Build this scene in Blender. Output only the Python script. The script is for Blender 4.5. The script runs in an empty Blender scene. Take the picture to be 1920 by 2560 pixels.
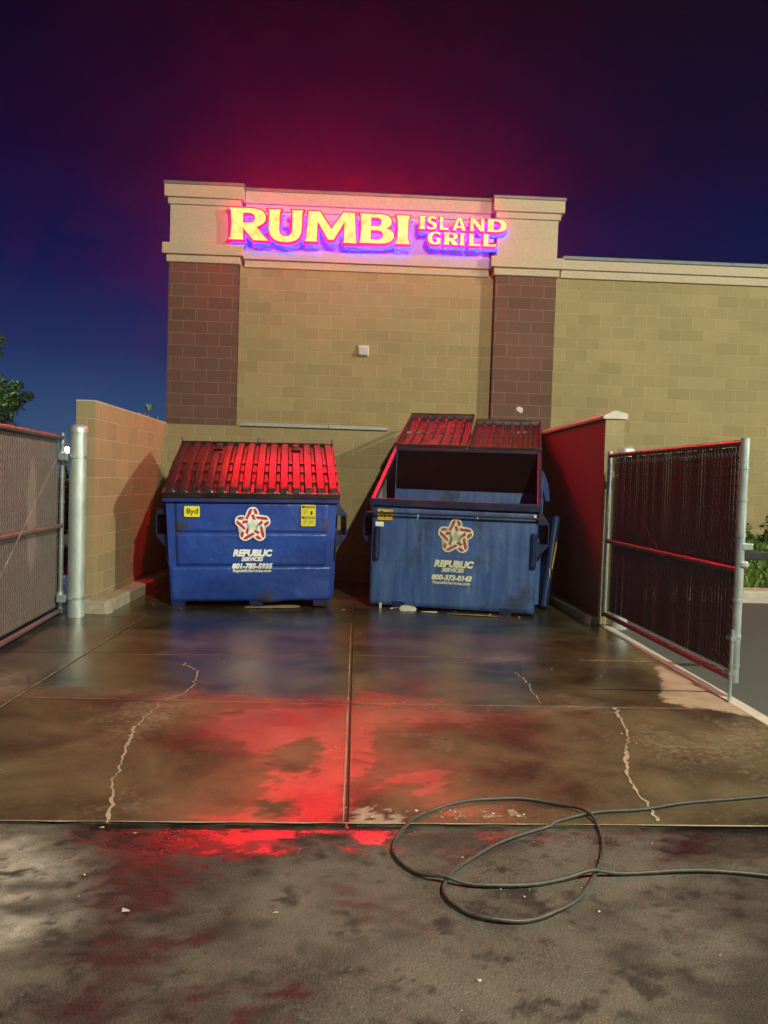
import bpy, bmesh, math, random
import numpy as np
from mathutils import Vector, Matrix
R = math.radians
random.seed(7)
scn = bpy.context.scene
col = scn.collection

# ------------------------------------------------------------------ camera
PITCH, ROLL, YAW, CAMH, FPX = .0376125, .0309766, .036285, 1.4363, 1922.0
f = Vector((math.sin(YAW)*math.cos(PITCH), math.cos(YAW)*math.cos(PITCH), -math.sin(PITCH)))
r0 = Vector((math.cos(YAW), -math.sin(YAW), 0)); u0 = r0.cross(f)
rt = r0*math.cos(ROLL) + u0*math.sin(ROLL); up = -r0*math.sin(ROLL) + u0*math.cos(ROLL)
cd = bpy.data.cameras.new('camera'); cam = bpy.data.objects.new('camera', cd); col.objects.link(cam)
cam.matrix_world = Matrix(((rt.x, up.x, -f.x, 0), (rt.y, up.y, -f.y, 0), (rt.z, up.z, -f.z, CAMH), (0, 0, 0, 1)))
cd.sensor_fit = 'HORIZONTAL'; cd.sensor_width = 36; cd.lens = FPX/1920*36; cd.clip_end = 2000; cd.clip_start = .05
scn.camera = cam

# ------------------------------------------------------------------ sky
w = bpy.data.worlds.new('World'); scn.world = w; w.use_nodes = True
nt = w.node_tree; nt.nodes.clear()
tc = nt.nodes.new('ShaderNodeTexCoord'); sp = nt.nodes.new('ShaderNodeSeparateXYZ'); rp = nt.nodes.new('ShaderNodeValToRGB')
bg = nt.nodes.new('ShaderNodeBackground'); wo = nt.nodes.new('ShaderNodeOutputWorld')
nt.links.new(tc.outputs['Generated'], sp.inputs[0]); nt.links.new(sp.outputs['Z'], rp.inputs[0])
nt.links.new(rp.outputs[0], bg.inputs[0]); nt.links.new(bg.outputs[0], wo.inputs[0])
els = [(0, (.06, .13, .25)), (.085, (.028, .070, .18)), (.15, (.012, .026, .115)), (.24, (.003, .008, .066)), (.36, (.0015, .002, .028)), (.52, (.0005, .0005, .008)), (1, (.001, .001, .006))]
cr = rp.color_ramp
cr.elements[0].position = 0; cr.elements[0].color = (*els[0][1], 1); cr.elements[1].position = 1; cr.elements[1].color = (*els[-1][1], 1)
for p_, c_ in els[1:-1]:
    e = cr.elements.new(p_); e.color = (*c_, 1)
bg.inputs[1].default_value = 1.0

# ------------------------------------------------------------------ lot lamps behind the camera (real poles of the car park), and an added tree spot
def lot_lamp(name, loc, power, color, size):
    l = bpy.data.lights.new(name, 'POINT'); l.energy = power; l.color = color; l.shadow_soft_size = size
    o = bpy.data.objects.new(name, l); o.location = loc; col.objects.link(o); return o
lot_lamp('lot_lamp_light', (3.15, -1.2, 6.9), 4700, (1.0, .97, .72), .10)
lot_lamp('street_lamp_light', (24, -3.5, 9.5), 20000, (1.0, .97, .74), .3)

sl = bpy.data.lights.new('tree_fill_light', 'SPOT'); sl.energy = 5000; sl.color = (.95, 1, .85); sl.spot_size = R(50); sl.spot_blend = .6; sl.shadow_soft_size = .2  # added spot with no lamp behind it, brightens the tree at the left edge
so = bpy.data.objects.new('tree_fill_light', sl); so.location = (-14, 12.5, 8.0); so.rotation_euler = (Vector((-8.4, 18, 3.2))-so.location).to_track_quat('-Z', 'Y').to_euler(); col.objects.link(so)

scn.view_settings.view_transform = 'Standard'; scn.view_settings.look = 'None'
scn.view_settings.exposure = 0; scn.view_settings.gamma = 1
cy = scn.cycles
scn.render.engine = 'CYCLES'
cy.use_denoising = True; cy.max_bounces = 8; cy.volume_bounces = 0; cy.sample_clamp_indirect = 6; cy.sample_clamp_direct = 0
cy.volume_step_rate = 2; cy.use_light_tree = True

# ================================================================== helpers
def tag(o, label=None, cat=None, group=None, kind=None):
    if label: o['label'] = label
    if cat: o['category'] = cat
    if group: o['group'] = group
    if kind: o['kind'] = kind
    return o
def empty(name, loc=(0, 0, 0), rot=(0, 0, 0)):
    o = bpy.data.objects.new(name, None); o.location = loc; o.rotation_euler = rot; o.empty_display_size = .2
    col.objects.link(o); return o
class MB:
    def __init__(s): s.v = []; s.f = []; s.sm = []
    def add(s, vs, fs, smooth=False):
        b = len(s.v); s.v += [tuple(v) for v in vs]; s.f += [tuple(b+i for i in q) for q in fs]; s.sm += [smooth]*len(fs)
    def box(s, x0, x1, y0, y1, z0, z1):
        s.hexa([(x0, y0, z0), (x1, y0, z0), (x1, y1, z0), (x0, y1, z0), (x0, y0, z1), (x1, y0, z1), (x1, y1, z1), (x0, y1, z1)])
    def hexa(s, p):
        s.add(p, [(0, 3, 2, 1), (4, 5, 6, 7), (0, 1, 5, 4), (1, 2, 6, 5), (2, 3, 7, 6), (3, 0, 4, 7)])
    def prism(s, poly, axis, a, b):
        """extrude a 2D polygon along axis from a to b. axis 'x': poly=(y,z); 'y': (x,z); 'z': (x,y)"""
        def P(q, t):
            return {'x': (t, q[0], q[1]), 'y': (q[0], t, q[1]), 'z': (q[0], q[1], t)}[axis]
        n = len(poly)
        vs = [P(q, a) for q in poly] + [P(q, b) for q in poly]
        s.add(vs, [tuple(range(n))[::-1], tuple(range(n, 2*n))] + [(i, (i+1) % n, n+(i+1) % n, n+i) for i in range(n)])
    def tube(s, pts, r, n=10, cap=True):
        pts = [Vector(p) for p in pts]; m = len(pts); rings = []
        prev = None
        for i, p in enumerate(pts):
            t = (pts[min(i+1, m-1)] - pts[max(i-1, 0)]).normalized()
            if prev is None:
                a = Vector((0, 0, 1)) if abs(t.z) < .9 else Vector((1, 0, 0)); a = (a - t*a.dot(t)).normalized()
            else:
                a = (prev - t*prev.dot(t)).normalized()
            prev = a; b = t.cross(a); rr = r[i] if isinstance(r, (list, tuple)) else r
            rings += [p + (a*math.cos(2*math.pi*k/n) + b*math.sin(2*math.pi*k/n))*rr for k in range(n)]
        fs = [(i*n+k, i*n+(k+1) % n, (i+1)*n+(k+1) % n, (i+1)*n+k) for i in range(m-1) for k in range(n)]
        s.add(rings, fs, True)
        if cap:
            s.add(rings[:n], [tuple(range(n))[::-1]]); s.add(rings[-n:], [tuple(range(n))])
    def lathe(s, prof, cx, cy_, n=24):
        vs = [(cx+r*math.cos(2*math.pi*k/n), cy_+r*math.sin(2*math.pi*k/n), z) for r, z in prof for k in range(n)]
        s.add(vs, [(i*n+k, i*n+(k+1) % n, (i+1)*n+(k+1) % n, (i+1)*n+k) for i in range(len(prof)-1) for k in range(n)], True)
        s.add(vs[-n:], [tuple(range(n))]); s.add(vs[:n], [tuple(range(n))[::-1]])
    def build(s, name, mat, parent=None, bevel=0, fix=True):
        me = bpy.data.meshes.new(name); me.from_pydata(s.v, [], s.f)
        me.polygons.foreach_set('use_smooth', s.sm); me.materials.append(mat)
        if fix:
            bm = bmesh.new(); bm.from_mesh(me); bmesh.ops.recalc_face_normals(bm, faces=bm.faces); bm.to_mesh(me); bm.free()
        me.update()
        o = bpy.data.objects.new(name, me); col.objects.link(o)
        if parent: o.parent = parent
        if bevel:
            b = o.modifiers.new('bevel', 'BEVEL'); b.width = bevel; b.segments = 2; b.limit_method = 'ANGLE'; b.angle_limit = R(40)
        return o

# ------------------------------------------------------------------ materials
class NT:
    def __init__(s, name):
        s.m = bpy.data.materials.new(name); s.m.use_nodes = True; s.t = s.m.node_tree; s.b = s.t.nodes['Principled BSDF']
    def n(s, typ, **k):
        nd = s.t.nodes.new(typ)
        for a, v in k.items():
            if a in nd.inputs: nd.inputs[a].default_value = v
            else: setattr(nd, a, v)
        return nd
    def l(s, a, b): s.t.links.new(a, b)
    def coord(s): return s.n('ShaderNodeTexCoord').outputs['Object']
    def noise(s, scale, detail=4, rough=.55, vec=None, stretch=None, dist=0):
        nd = s.n('ShaderNodeTexNoise'); nd.inputs['Scale'].default_value = scale; nd.inputs['Detail'].default_value = detail
        nd.inputs['Roughness'].default_value = rough; nd.inputs['Distortion'].default_value = dist
        v = vec or s.coord()
        if stretch:
            mp = s.n('ShaderNodeMapping'); mp.inputs['Scale'].default_value = stretch; s.l(v, mp.inputs[0]); v = mp.outputs[0]
        s.l(v, nd.inputs['Vector']); return nd.outputs[0]
    def ramp(s, x, a, b, ca=(0, 0, 0), cb=(1, 1, 1)):
        r = s.n('ShaderNodeValToRGB'); e = r.color_ramp.elements
        e[0].position = a; e[0].color = (*ca, 1); e[1].position = b; e[1].color = (*cb, 1); s.l(x, r.inputs[0]); return r.outputs[0]
    def math(s, op, a, b=0.0, clamp=False):
        m = s.n('ShaderNodeMath'); m.operation = op; m.use_clamp = clamp
        for i, v in enumerate((a, b)):
            if isinstance(v, (int, float)): m.inputs[i].default_value = v
            else: s.l(v, m.inputs[i])
        return m.outputs[0]
    def mix(s, fac, a, b, mode='MIX'):
        m = s.n('ShaderNodeMix'); m.data_type = 'RGBA'; m.blend_type = mode
        for i, v in ((0, fac), (6, a), (7, b)):
            if isinstance(v, (int, float)): m.inputs[i].default_value = v
            elif isinstance(v, tuple): m.inputs[i].default_value = (*v, 1)
            else: s.l(v, m.inputs[i])
        return m.outputs[2]
    def set(s, **k):
        for a, v in k.items():
            a = a.replace('_', ' ')
            if isinstance(v, tuple): s.b.inputs[a].default_value = (*v, 1)
            elif isinstance(v, (int, float)): s.b.inputs[a].default_value = v
            else: s.l(v, s.b.inputs[a])
        return s
    def bump(s, h, dist=.01, strength=1, prev=None):
        b = s.n('ShaderNodeBump'); b.inputs['Strength'].default_value = strength; b.inputs['Distance'].default_value = dist
        s.l(h, b.inputs['Height'])
        if prev: s.l(prev, b.inputs['Normal'])
        s.l(b.outputs[0], s.b.inputs['Normal']); return b.outputs[0]
M = {}
def simple(name, color, rough=.5, metal=0, var=.25, nscale=8, dirt=None, bump=0, coat=0, stretch=None, dirt_at=(.5, .7)):
    t = NT(name); nz = t.noise(nscale, 5, .6, stretch=stretch)
    c = t.mix(t.ramp(nz, .3, .7), tuple(x*(1-var) for x in color), tuple(min(1, x*(1+var)) for x in color))
    if dirt:
        c = t.mix(t.ramp(t.noise(nscale*.35, 6, .65, stretch=stretch), *dirt_at), c, dirt)
    t.set(Base_Color=c, Metallic=metal, Roughness=t.math('ADD', t.math('MULTIPLY', t.noise(nscale*2, 3), .25), rough-.12))
    if coat: t.set(Coat_Weight=coat)
    if bump: t.bump(t.noise(nscale*4, 4), bump)
    M[name] = t.m; return t.m
def block(name, color, mortar, axis='x', contrast=.22, bumpd=.004, rh=.2032, bw=.4064, off=(0, 0)):
    t = NT(name); co = t.coord(); s_ = t.n('ShaderNodeSeparateXYZ'); t.l(co, s_.inputs[0])
    cb = t.n('ShaderNodeCombineXYZ')
    u = t.math('ADD', s_.outputs['X'], s_.outputs['Y']); t.l(t.math('ADD', u, off[0]), cb.inputs[0]); t.l(t.math('ADD', s_.outputs['Z'], off[1]), cb.inputs[1])
    br = t.n('ShaderNodeTexBrick'); t.l(cb.outputs[0], br.inputs['Vector'])
    br.offset = .5; br.inputs['Scale'].default_value = 1; br.inputs['Mortar Size'].default_value = .0055; br.inputs['Mortar Smooth'].default_value = .35
    br.inputs['Bias'].default_value = 0; br.inputs['Brick Width'].default_value = bw; br.inputs['Row Height'].default_value = rh
    br.inputs['Color1'].default_value = (*[c*(1-contrast) for c in color], 1); br.inputs['Color2'].default_value = (*[c*(1+contrast) for c in color], 1)
    br.inputs['Mortar'].default_value = (*mortar, 1)
    c = t.mix(.75, br.outputs[0], t.ramp(t.noise(90, 6, .7), .25, .75, (.55, .55, .55), (1.0, 1.0, 1.0)), 'MULTIPLY')
    c = t.mix(.6, c, t.ramp(t.noise(.9, 5, .6), .3, .7, (.72, .74, .74), (1, 1, 1)), 'MULTIPLY')
    t.set(Base_Color=c, Roughness=.88, Specular_IOR_Level=.3)
    h = t.math('ADD', t.math('MULTIPLY', t.math('SUBTRACT', 1, br.outputs['Fac']), 1.0), t.math('MULTIPLY', t.noise(70, 5, .7), .6))
    t.bump(h, bumpd); M[name] = t.m; return t.m
t = NT('slat_stained')
vm = t.n('ShaderNodeVectorMath'); vm.operation = 'MULTIPLY'; t.l(t.coord(), vm.inputs[0]); vm.inputs[1].default_value = (5.5, 0, 1.35)
vd = t.n('ShaderNodeVectorMath'); vd.operation = 'DISTANCE'; t.l(vm.outputs[0], vd.inputs[0]); vd.inputs[1].default_value = (.80*5.5, 0, 1.02*1.35)
mk = t.math('ADD', t.math('SUBTRACT', .75, vd.outputs['Value']), t.math('MULTIPLY', t.math('SUBTRACT', t.noise(9, 5), .5), .35))
t.set(Base_Color=t.mix(t.ramp(mk, .0, .10), t.mix(t.ramp(t.noise(12, 4, .6, stretch=(3, 3, .3)), .3, .7), (.075, .060, .054), (.125, .102, .090)), (.19, .17, .155)), Roughness=.5); M['slat_stained'] = t.m
block('tan_block', (.43, .345, .165), (.63, .52, .32), contrast=.08)
block('brown_block', (.185, .10, .075), (.36, .25, .19), contrast=.10)
block('enclosure_block', (.36, .29, .15), (.54, .45, .27), contrast=.07, bumpd=.006)
block('enclosure_side_block', (.38, .30, .16), (.60, .50, .33), contrast=.09, bumpd=.006, off=(0, .02))
simple('stucco', (.50, .42, .30), .85, var=.12, nscale=30, bump=.003)
simple('coping_metal', (.16, .19, .17), .5, .3, var=.2, nscale=6)
simple('coping_stone', (.30, .33, .30), .45, var=.2, nscale=9)
simple('coping_paint', (.46, .45, .40), .4, var=.15, nscale=9)
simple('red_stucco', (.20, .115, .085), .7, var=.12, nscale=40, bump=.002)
simple('galvanised', (.46, .53, .51), .42, .75, var=.25, nscale=14, dirt=(.30, .33, .32), stretch=(1, 1, .35))
simple('post_galvanised', (.50, .58, .56), .45, .55, var=.2, nscale=10, dirt=(.22, .24, .22), stretch=(1, 1, .4), dirt_at=(.58, .72))
simple('rail_brown', (.13, .085, .075), .38, .2, var=.3, nscale=20)
simple('dark_steel', (.03, .03, .035), .5, .5, var=.3)
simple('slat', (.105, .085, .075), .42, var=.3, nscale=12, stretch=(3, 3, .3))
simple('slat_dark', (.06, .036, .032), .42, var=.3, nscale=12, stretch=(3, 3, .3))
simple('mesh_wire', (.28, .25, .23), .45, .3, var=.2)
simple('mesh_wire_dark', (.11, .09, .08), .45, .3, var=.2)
simple('foot_concrete', (.30, .27, .20), .85, var=.2, nscale=12, bump=.006)
simple('kerb_concrete', (.46, .43, .36), .85, var=.15, nscale=12, bump=.004)
simple('bin_blue', (.012, .052, .29), .40, .0, var=.16, nscale=3, dirt=(.035, .05, .10), dirt_at=(.60, .72))
simple('bin_blue_dark', (.010, .020, .075), .42, .1, var=.3, nscale=6, dirt=(.03, .03, .035))
simple('bin_rim', (.014, .035, .15), .32, .1, var=.3, nscale=8, dirt=(.05, .04, .05))
simple('bin_rim_dark', (.010, .018, .055), .34, .1, var=.3, nscale=8, dirt=(.05, .035, .035))
simple('lid_plastic', (.016, .014, .015), .34, var=.4, nscale=10, dirt=(.05, .047, .035), dirt_at=(.55, .8))
simple('lid_plastic_worn', (.030, .018, .018), .46, var=.4, nscale=10, dirt=(.07, .05, .04), dirt_at=(.5, .8))
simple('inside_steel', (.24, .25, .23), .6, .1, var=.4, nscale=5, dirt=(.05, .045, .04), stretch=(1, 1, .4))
simple('flat_black', (.004, .004, .005), .9, var=.4); M['flat_black'].node_tree.nodes['Principled BSDF'].inputs['Specular IOR Level'].default_value = .05
simple('white_vinyl', (.80, .82, .78), .5, var=.03)
simple('aged_vinyl', (.66, .66, .46), .6, var=.10, nscale=14, dirt=(.30, .33, .30), dirt_at=(.6, .75))
simple('mint_vinyl', (.58, .68, .62), .5, var=.03)
simple('aged_mint_vinyl', (.42, .46, .32), .6, var=.12, nscale=14, dirt=(.2, .24, .2))
simple('red_vinyl', (.46, .018, .03), .5, var=.06)
simple('aged_red_vinyl', (.34, .045, .05), .6, var=.15, nscale=14, dirt=(.28, .2, .15))
simple('yellow_vinyl', (.78, .68, .03), .5, var=.05)
simple('aged_yellow_vinyl', (.62, .38, .02), .6, var=.15, dirt=(.2, .12, .02))
simple('black_vinyl', (.012, .012, .012), .5, var=.05)
simple('wall_plastic', (.62, .58, .48), .5, var=.08)
simple('glass_lens', (.5, .5, .46), .15, var=.05)
simple('hose_rubber', (.040, .043, .038), .5, var=.4, nscale=40)
simple('cardboard', (.34, .24, .12), .85, var=.2, nscale=20)
simple('paper', (.65, .62, .52), .8, var=.1)
simple('blue_plastic', (.008, .03, .10), .4, var=.25)
simple('bark', (.06, .045, .03), .9, var=.3)
simple('patch_white', (.62, .60, .56), .8, var=.15, nscale=30)
simple('crack_fill', (.30, .235, .17), .85, var=.25, nscale=30)
simple('joint_dark', (.035, .025, .018), .8, var=.3)
simple('grit_stone', (.42, .38, .30), .8, var=.3)

# faded bin front with vertical streaks
t = NT('bin_blue_faded')
st = t.noise(9, 6, .65, stretch=(1.4, 1.4, .16)); n2 = t.noise(2.2, 5, .6); n3 = t.noise(55, 4, .7)
c = t.mix(t.ramp(st, .35, .72), (.024, .068, .24), (.07, .145, .32))
c = t.mix(t.ramp(n2, .52, .66), c, (.022, .045, .10))
c = t.mix(t.ramp(t.noise(4, 5, .7, stretch=(2, 2, .22)), .62, .74), c, (.11, .18, .25))
c = t.mix(t.ramp(n3, .62, .74), c, (.10, .14, .20))
t.set(Base_Color=c, Roughness=t.ramp(n2, .3, .7, (.38, .38, .38), (.6, .6, .6))); t.bump(t.math('ADD', t.noise(40, 4), t.math('MULTIPLY', t.noise(3.2, 3), 6)), .0022); M['bin_blue_faded'] = t.m
# bright bin paint with stains near the corners, scuffs
t = NT('bin_blue_front')
c = t.mix(t.ramp(t.noise(1.6, 5, .6), .3, .7), (.010, .045, .25), (.016, .065, .34))
c = t.mix(t.ramp(t.noise(3.1, 6, .7), .66, .76), c, (.035, .048, .085))
c = t.mix(t.ramp(t.noise(60, 2, .5), .72, .78), c, (.25, .30, .42))
for px_, pz_, rr_ in ((-.80, .90, .16), (.83, .90, .13), (.16, .10, .18), (.32, .62, .03)):
    vd = t.n('ShaderNodeVectorMath'); vd.operation = 'DISTANCE'; t.l(t.coord(), vd.inputs[0]); vd.inputs[1].default_value = (px_, -.02, pz_)
    mk = t.math('ADD', t.math('SUBTRACT', 1, t.math('DIVIDE', vd.outputs['Value'], rr_)), t.math('MULTIPLY', t.math('SUBTRACT', t.noise(11, 5, .7), .5), 1.6))
    c = t.mix(t.ramp(mk, .25, .85), c, (.040, .042, .045))
c = t.mix(t.ramp(t.noise(14, 6, .75), .66, .72), c, (.05, .035, .03))
t.set(Base_Color=c, Roughness=t.ramp(t.noise(2.5, 5), .3, .7, (.26, .26, .26), (.46, .46, .46))); t.bump(t.noise(3.0, 3), .035, .8); M['bin_blue_front'] = t.m

def emit(name, color, strength, var=0, scale=6):
    t = NT(name); t.b.inputs['Base Color'].default_value = (*[min(1, c) for c in color], 1); t.b.inputs['Roughness'].default_value = .35
    t.b.inputs['Emission Color'].default_value = (*color, 1)
    if var:
        s_ = t.math('MULTIPLY', t.ramp(t.noise(scale, 3), .25, .6, (1-var,)*3, (1, 1, 1)), strength); t.l(s_, t.b.inputs['Emission Strength'])
    else: t.b.inputs['Emission Strength'].default_value = strength
    M[name] = t.m
emit('letter_face', (1, .0070, .0019), 175, .6, 7)
emit('letter_edge', (1, .0027, .0012), 80, .3)
emit('letter_rim', (1, .0, .012), 3.5)
emit('letter_backing', (.004, .02, 1), 7, .5, 4)
emit('far_lamp', (.85, 1, 1), 30)

def foliage(name, a, b):
    t = NT(name); t.set(Base_Color=t.mix(t.ramp(t.noise(3.5, 4), .35, .65), a, b), Roughness=.55)
    t.b.inputs['Transmission Weight'].default_value = 0
    M[name] = t.m
foliage('leaf_green', (.05, .11, .02), (.13, .24, .04)); foliage('leaf_dark', (.018, .04, .018), (.05, .09, .03)); foliage('leaf_pale', (.12, .22, .12), (.22, .34, .2))

# ------------------------------------------------------------------ ground
def inpoly(X, Y, poly):
    ins = np.zeros(X.shape, bool); n = len(poly)
    for i in range(n):
        x0, y0 = poly[i]; x1, y1 = poly[(i+1) % n]
        if y0 == y1: continue
        c_ = ((y0 > Y) != (y1 > Y)) & (X < (x1-x0)*(Y-y0)/(y1-y0)+x0); ins ^= c_
    return ins
def sdist(X, Y, poly):
    d = np.full(X.shape, 1e9); n = len(poly)
    for i in range(n):
        ax, ay = poly[i]; bx, by = poly[(i+1) % n]; dx, dy = bx-ax, by-ay; L = dx*dx+dy*dy+1e-12
        tt = np.clip(((X-ax)*dx+(Y-ay)*dy)/L, 0, 1); d = np.minimum(d, np.hypot(X-ax-tt*dx, Y-ay-tt*dy))
    return np.where(inpoly(X, Y, poly), d, -d)
rng = np.random.RandomState(3); LAT = rng.rand(256, 256)
def vn(X, Y, s_, ox=0, oy=0):
    u = X*s_+ox+500; v = Y*s_+oy+500; i = np.floor(u).astype(int); j = np.floor(v).astype(int); a = u-i; b = v-j
    a = a*a*(3-2*a); b = b*b*(3-2*b); g = lambda p, q: LAT[p % 256, q % 256]
    return (g(i, j)*(1-a)+g(i+1, j)*a)*(1-b)+(g(i, j+1)*(1-a)+g(i+1, j+1)*a)*b
def fbm(X, Y, s_, o=5, ox=0):
    r = 0; a = .5; t_ = 0
    for k in range(o): r = r+a*vn(X, Y, s_*2**k, ox+17.3*k, 9.1*k); t_ += a; a *= .55
    return r/t_-.5
def cover(X, Y, polys, soft, wob, s_=6, sx=1.0):
    wx = fbm(X, Y, s_, 5, 3)*wob*.6; wy = fbm(X, Y, s_, 5, 71)*wob*.6
    m = np.zeros(X.shape); rag = fbm(X*.75, Y*1.5, s_*2.2, 6, 23)*wob*.75
    for p_ in polys:
        d = sdist(X+wx, Y+wy, p_); m = np.maximum(m, np.clip((d+rag)/soft+.5, 0, 1))
    return m
AW = [[(-1.07, 3.3), (-1.08, 3.06), (-1.04, 2.98), (-0.98, 2.96), (-0.92, 2.87), (-0.89, 2.75), (-0.83, 2.66), (-0.89, 2.57), (-0.78, 2.56), (-0.77, 2.44), (-0.67, 2.49), (-0.56, 2.55), (-0.53, 2.67), (-0.49, 2.75), (-0.58, 2.81), (-0.51, 2.85), (-0.43, 2.85), (-0.32, 2.89), (-0.22, 2.99), (-0.15, 3.09), (-0.15, 3.3)],
 [(-0.82, 2.34), (-0.87, 2.28), (-0.79, 2.25), (-0.74, 2.2), (-0.81, 2.1), (-0.9, 1.9), (-0.75, 1.8), (-0.62, 2.05), (-0.57, 2.23), (-0.53, 2.27), (-0.45, 2.34), (-0.38, 2.39), (-0.42, 2.48), (-0.53, 2.41), (-0.66, 2.44), (-0.77, 2.4)],
 [(-0.55, 1.98), (-0.53, 2.07), (-0.46, 2.14), (-0.34, 2.17), (-0.23, 2.17), (-0.37, 2.09), (-0.43, 1.96)],
 [(-0.29, 1.97), (-0.3, 2.05), (-0.19, 2.11), (-0.1, 2.14), (-0.18, 2.07), (-0.24, 1.97)],
 [(-0.15, 3.3), (-0.15, 3.09), (0.0, 3.09), (0.04, 2.99), (0.1, 3.12), (0.24, 3.14), (0.25, 3.3)],
 [(1.28, 3.35), (1.28, 3.11), (1.27, 2.94), (1.41, 2.93), (1.68, 2.95), (2.4, 2.9), (2.4, 3.35)],
 [(1.34, 2.65), (1.41, 2.72), (1.49, 2.74), (1.44, 2.66), (1.36, 2.53), (1.31, 2.53)]]
PALE = [[(-1.9, 2.2), (-1.9, 3.05), (-1.25, 3.05), (-1.05, 2.9), (-.95, 2.7), (-.9, 2.45), (-1.1, 2.3)]]
AWD = [[(0.06, 3.3), (0.05, 3.07), (0.19, 2.95), (0.22, 3.15), (0.37, 3.22), (0.56, 3.09), (0.77, 3.1), (0.89, 3.17), (1.25, 3.16), (1.28, 3.3)], [(0.36, 2.88), (0.45, 3.0), (0.48, 2.98), (0.4, 2.88)],
 [(.1, 2.6), (.0, 2.55), (.05, 2.5), (.25, 2.45), (.3, 2.5), (.12, 2.62)], [(-.05, 2.75), (-.02, 2.6), (.02, 2.62), (.01, 2.75)]]
PR = [[(-1.16, 5.84), (-0.6, 6.17), (-0.02, 6.3), (-0.02, 4.95), (-0.35, 4.94), (-0.79, 5.1), (-1.04, 5.44)],
 [(-0.62, 4.75), (-0.05, 4.92), (0.89, 4.95), (1.09, 4.76), (0.68, 4.58), (0.21, 4.6), (0.09, 4.39), (0.14, 4.08), (0.06, 3.88), (0.02, 3.63), (-0.01, 3.1), (-0.52, 3.1), (-0.61, 3.25), (-0.43, 3.35), (-0.36, 3.62), (-0.37, 3.92), (-0.65, 4.19), (-0.83, 4.34), (-0.81, 4.69)],
 [(0.01, 3.55), (0.11, 3.61), (0.25, 3.77), (0.49, 3.78), (0.45, 3.59), (0.34, 3.38), (0.32, 3.4), (0.4, 3.65), (0.24, 3.65), (0.1, 3.53)],
 [(0.31, 3.38), (0.65, 3.42), (0.65, 3.25), (0.61, 3.1), (0.63, 3.32), (0.38, 3.29)],
 [(1.2, 6.06), (1.3, 6.06), (1.26, 5.25), (1.26, 5.03), (1.1, 5.07)], [(1.71, 6.52), (1.86, 6.53), (1.76, 6.11), (1.85, 5.68), (1.63, 5.53), (1.49, 5.79)]]
PI = [[(-0.45, 4.05), (-0.39, 4.2), (-0.17, 4.29), (-0.13, 4.07), (-0.21, 3.8), (-0.3, 3.7)], [(-0.41, 3.3), (-0.4, 3.45), (-0.23, 3.38), (-0.25, 3.22), (-0.37, 3.2)], [(-0.21, 3.77), (-0.15, 4.0), (-0.12, 3.87), (-0.18, 3.68)]]
PD = [[(-1.02, 4.17), (-0.78, 4.26), (-0.6, 4.19), (-0.37, 3.92), (-0.36, 3.62), (-0.57, 3.45), (-0.9, 3.54), (-0.91, 3.65)], [(-1.54, 3.41), (-1.47, 3.68), (-1.27, 3.81), (-1.17, 3.72), (-1.1, 3.42), (-1.28, 3.27), (-1.7, 3.22)], [(.6, 4.44), (.63, 4.5), (.66, 4.48), (.65, 4.42)],
 [(-2, 7.6), (2.4, 7.6), (2.6, 8.5), (2, 9.5), (-2.6, 9.5)]]
DRY = [[(2.60, 6.3), (2.50, 6.15), (2.21, 5.33), (2.14, 5.09), (2.30, 4.97), (2.45, 4.9), (2.70, 4.72), (2.8, 6)], [(0.01, 3.34), (0.12, 3.38), (0.22, 3.33), (0.22, 3.1), (0.02, 3.1)], [(.3, 3.28), (.5, 3.33), (.75, 3.34), (.8, 3.25), (.5, 3.23)]]
def ground_mesh(name, xs, ys, z, mat, fn, shape=None, parent=None, skirt=0):
    X, Y = np.meshgrid(xs, ys); nx, ny = len(xs), len(ys)
    attr = fn(X, Y); X2, Y2 = shape(X, Y) if shape else (X, Y)
    vs = np.stack([X2.ravel(), Y2.ravel(), np.full(X.size, z)], 1)
    idx = np.arange(nx*ny).reshape(ny, nx)
    fs = np.stack([idx[:-1, :-1].ravel(), idx[:-1, 1:].ravel(), idx[1:, 1:].ravel(), idx[1:, :-1].ravel()], 1).tolist(); vs = vs.tolist()
    if skirt:
        ring = list(idx[0, :])+list(idx[1:, -1])+list(idx[-1, -2::-1])+list(idx[-2:0:-1, 0]); b = len(vs)
        vs += [[vs[i][0], vs[i][1], z-skirt] for i in ring]; n = len(ring)
        fs += [[ring[(k+1) % n], ring[k], b+k, b+(k+1) % n] for k in range(n)]
        at = [np.concatenate([a.ravel(), a.ravel()[ring]]) for a in attr]
    else: at = [a.ravel() for a in attr]
    me = bpy.data.meshes.new(name); me.from_pydata(vs, [], fs); me.materials.append(mat)
    ca = me.color_attributes.new('surface', 'FLOAT_COLOR', 'POINT')
    arr = np.ones((len(vs), 4), np.float32)
    for k in range(3): arr[:, k] = at[k]
    ca.data.foreach_set('color', arr.ravel())
    o = bpy.data.objects.new(name, me); col.objects.link(o)
    if parent: o.parent = parent
    return o

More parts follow.
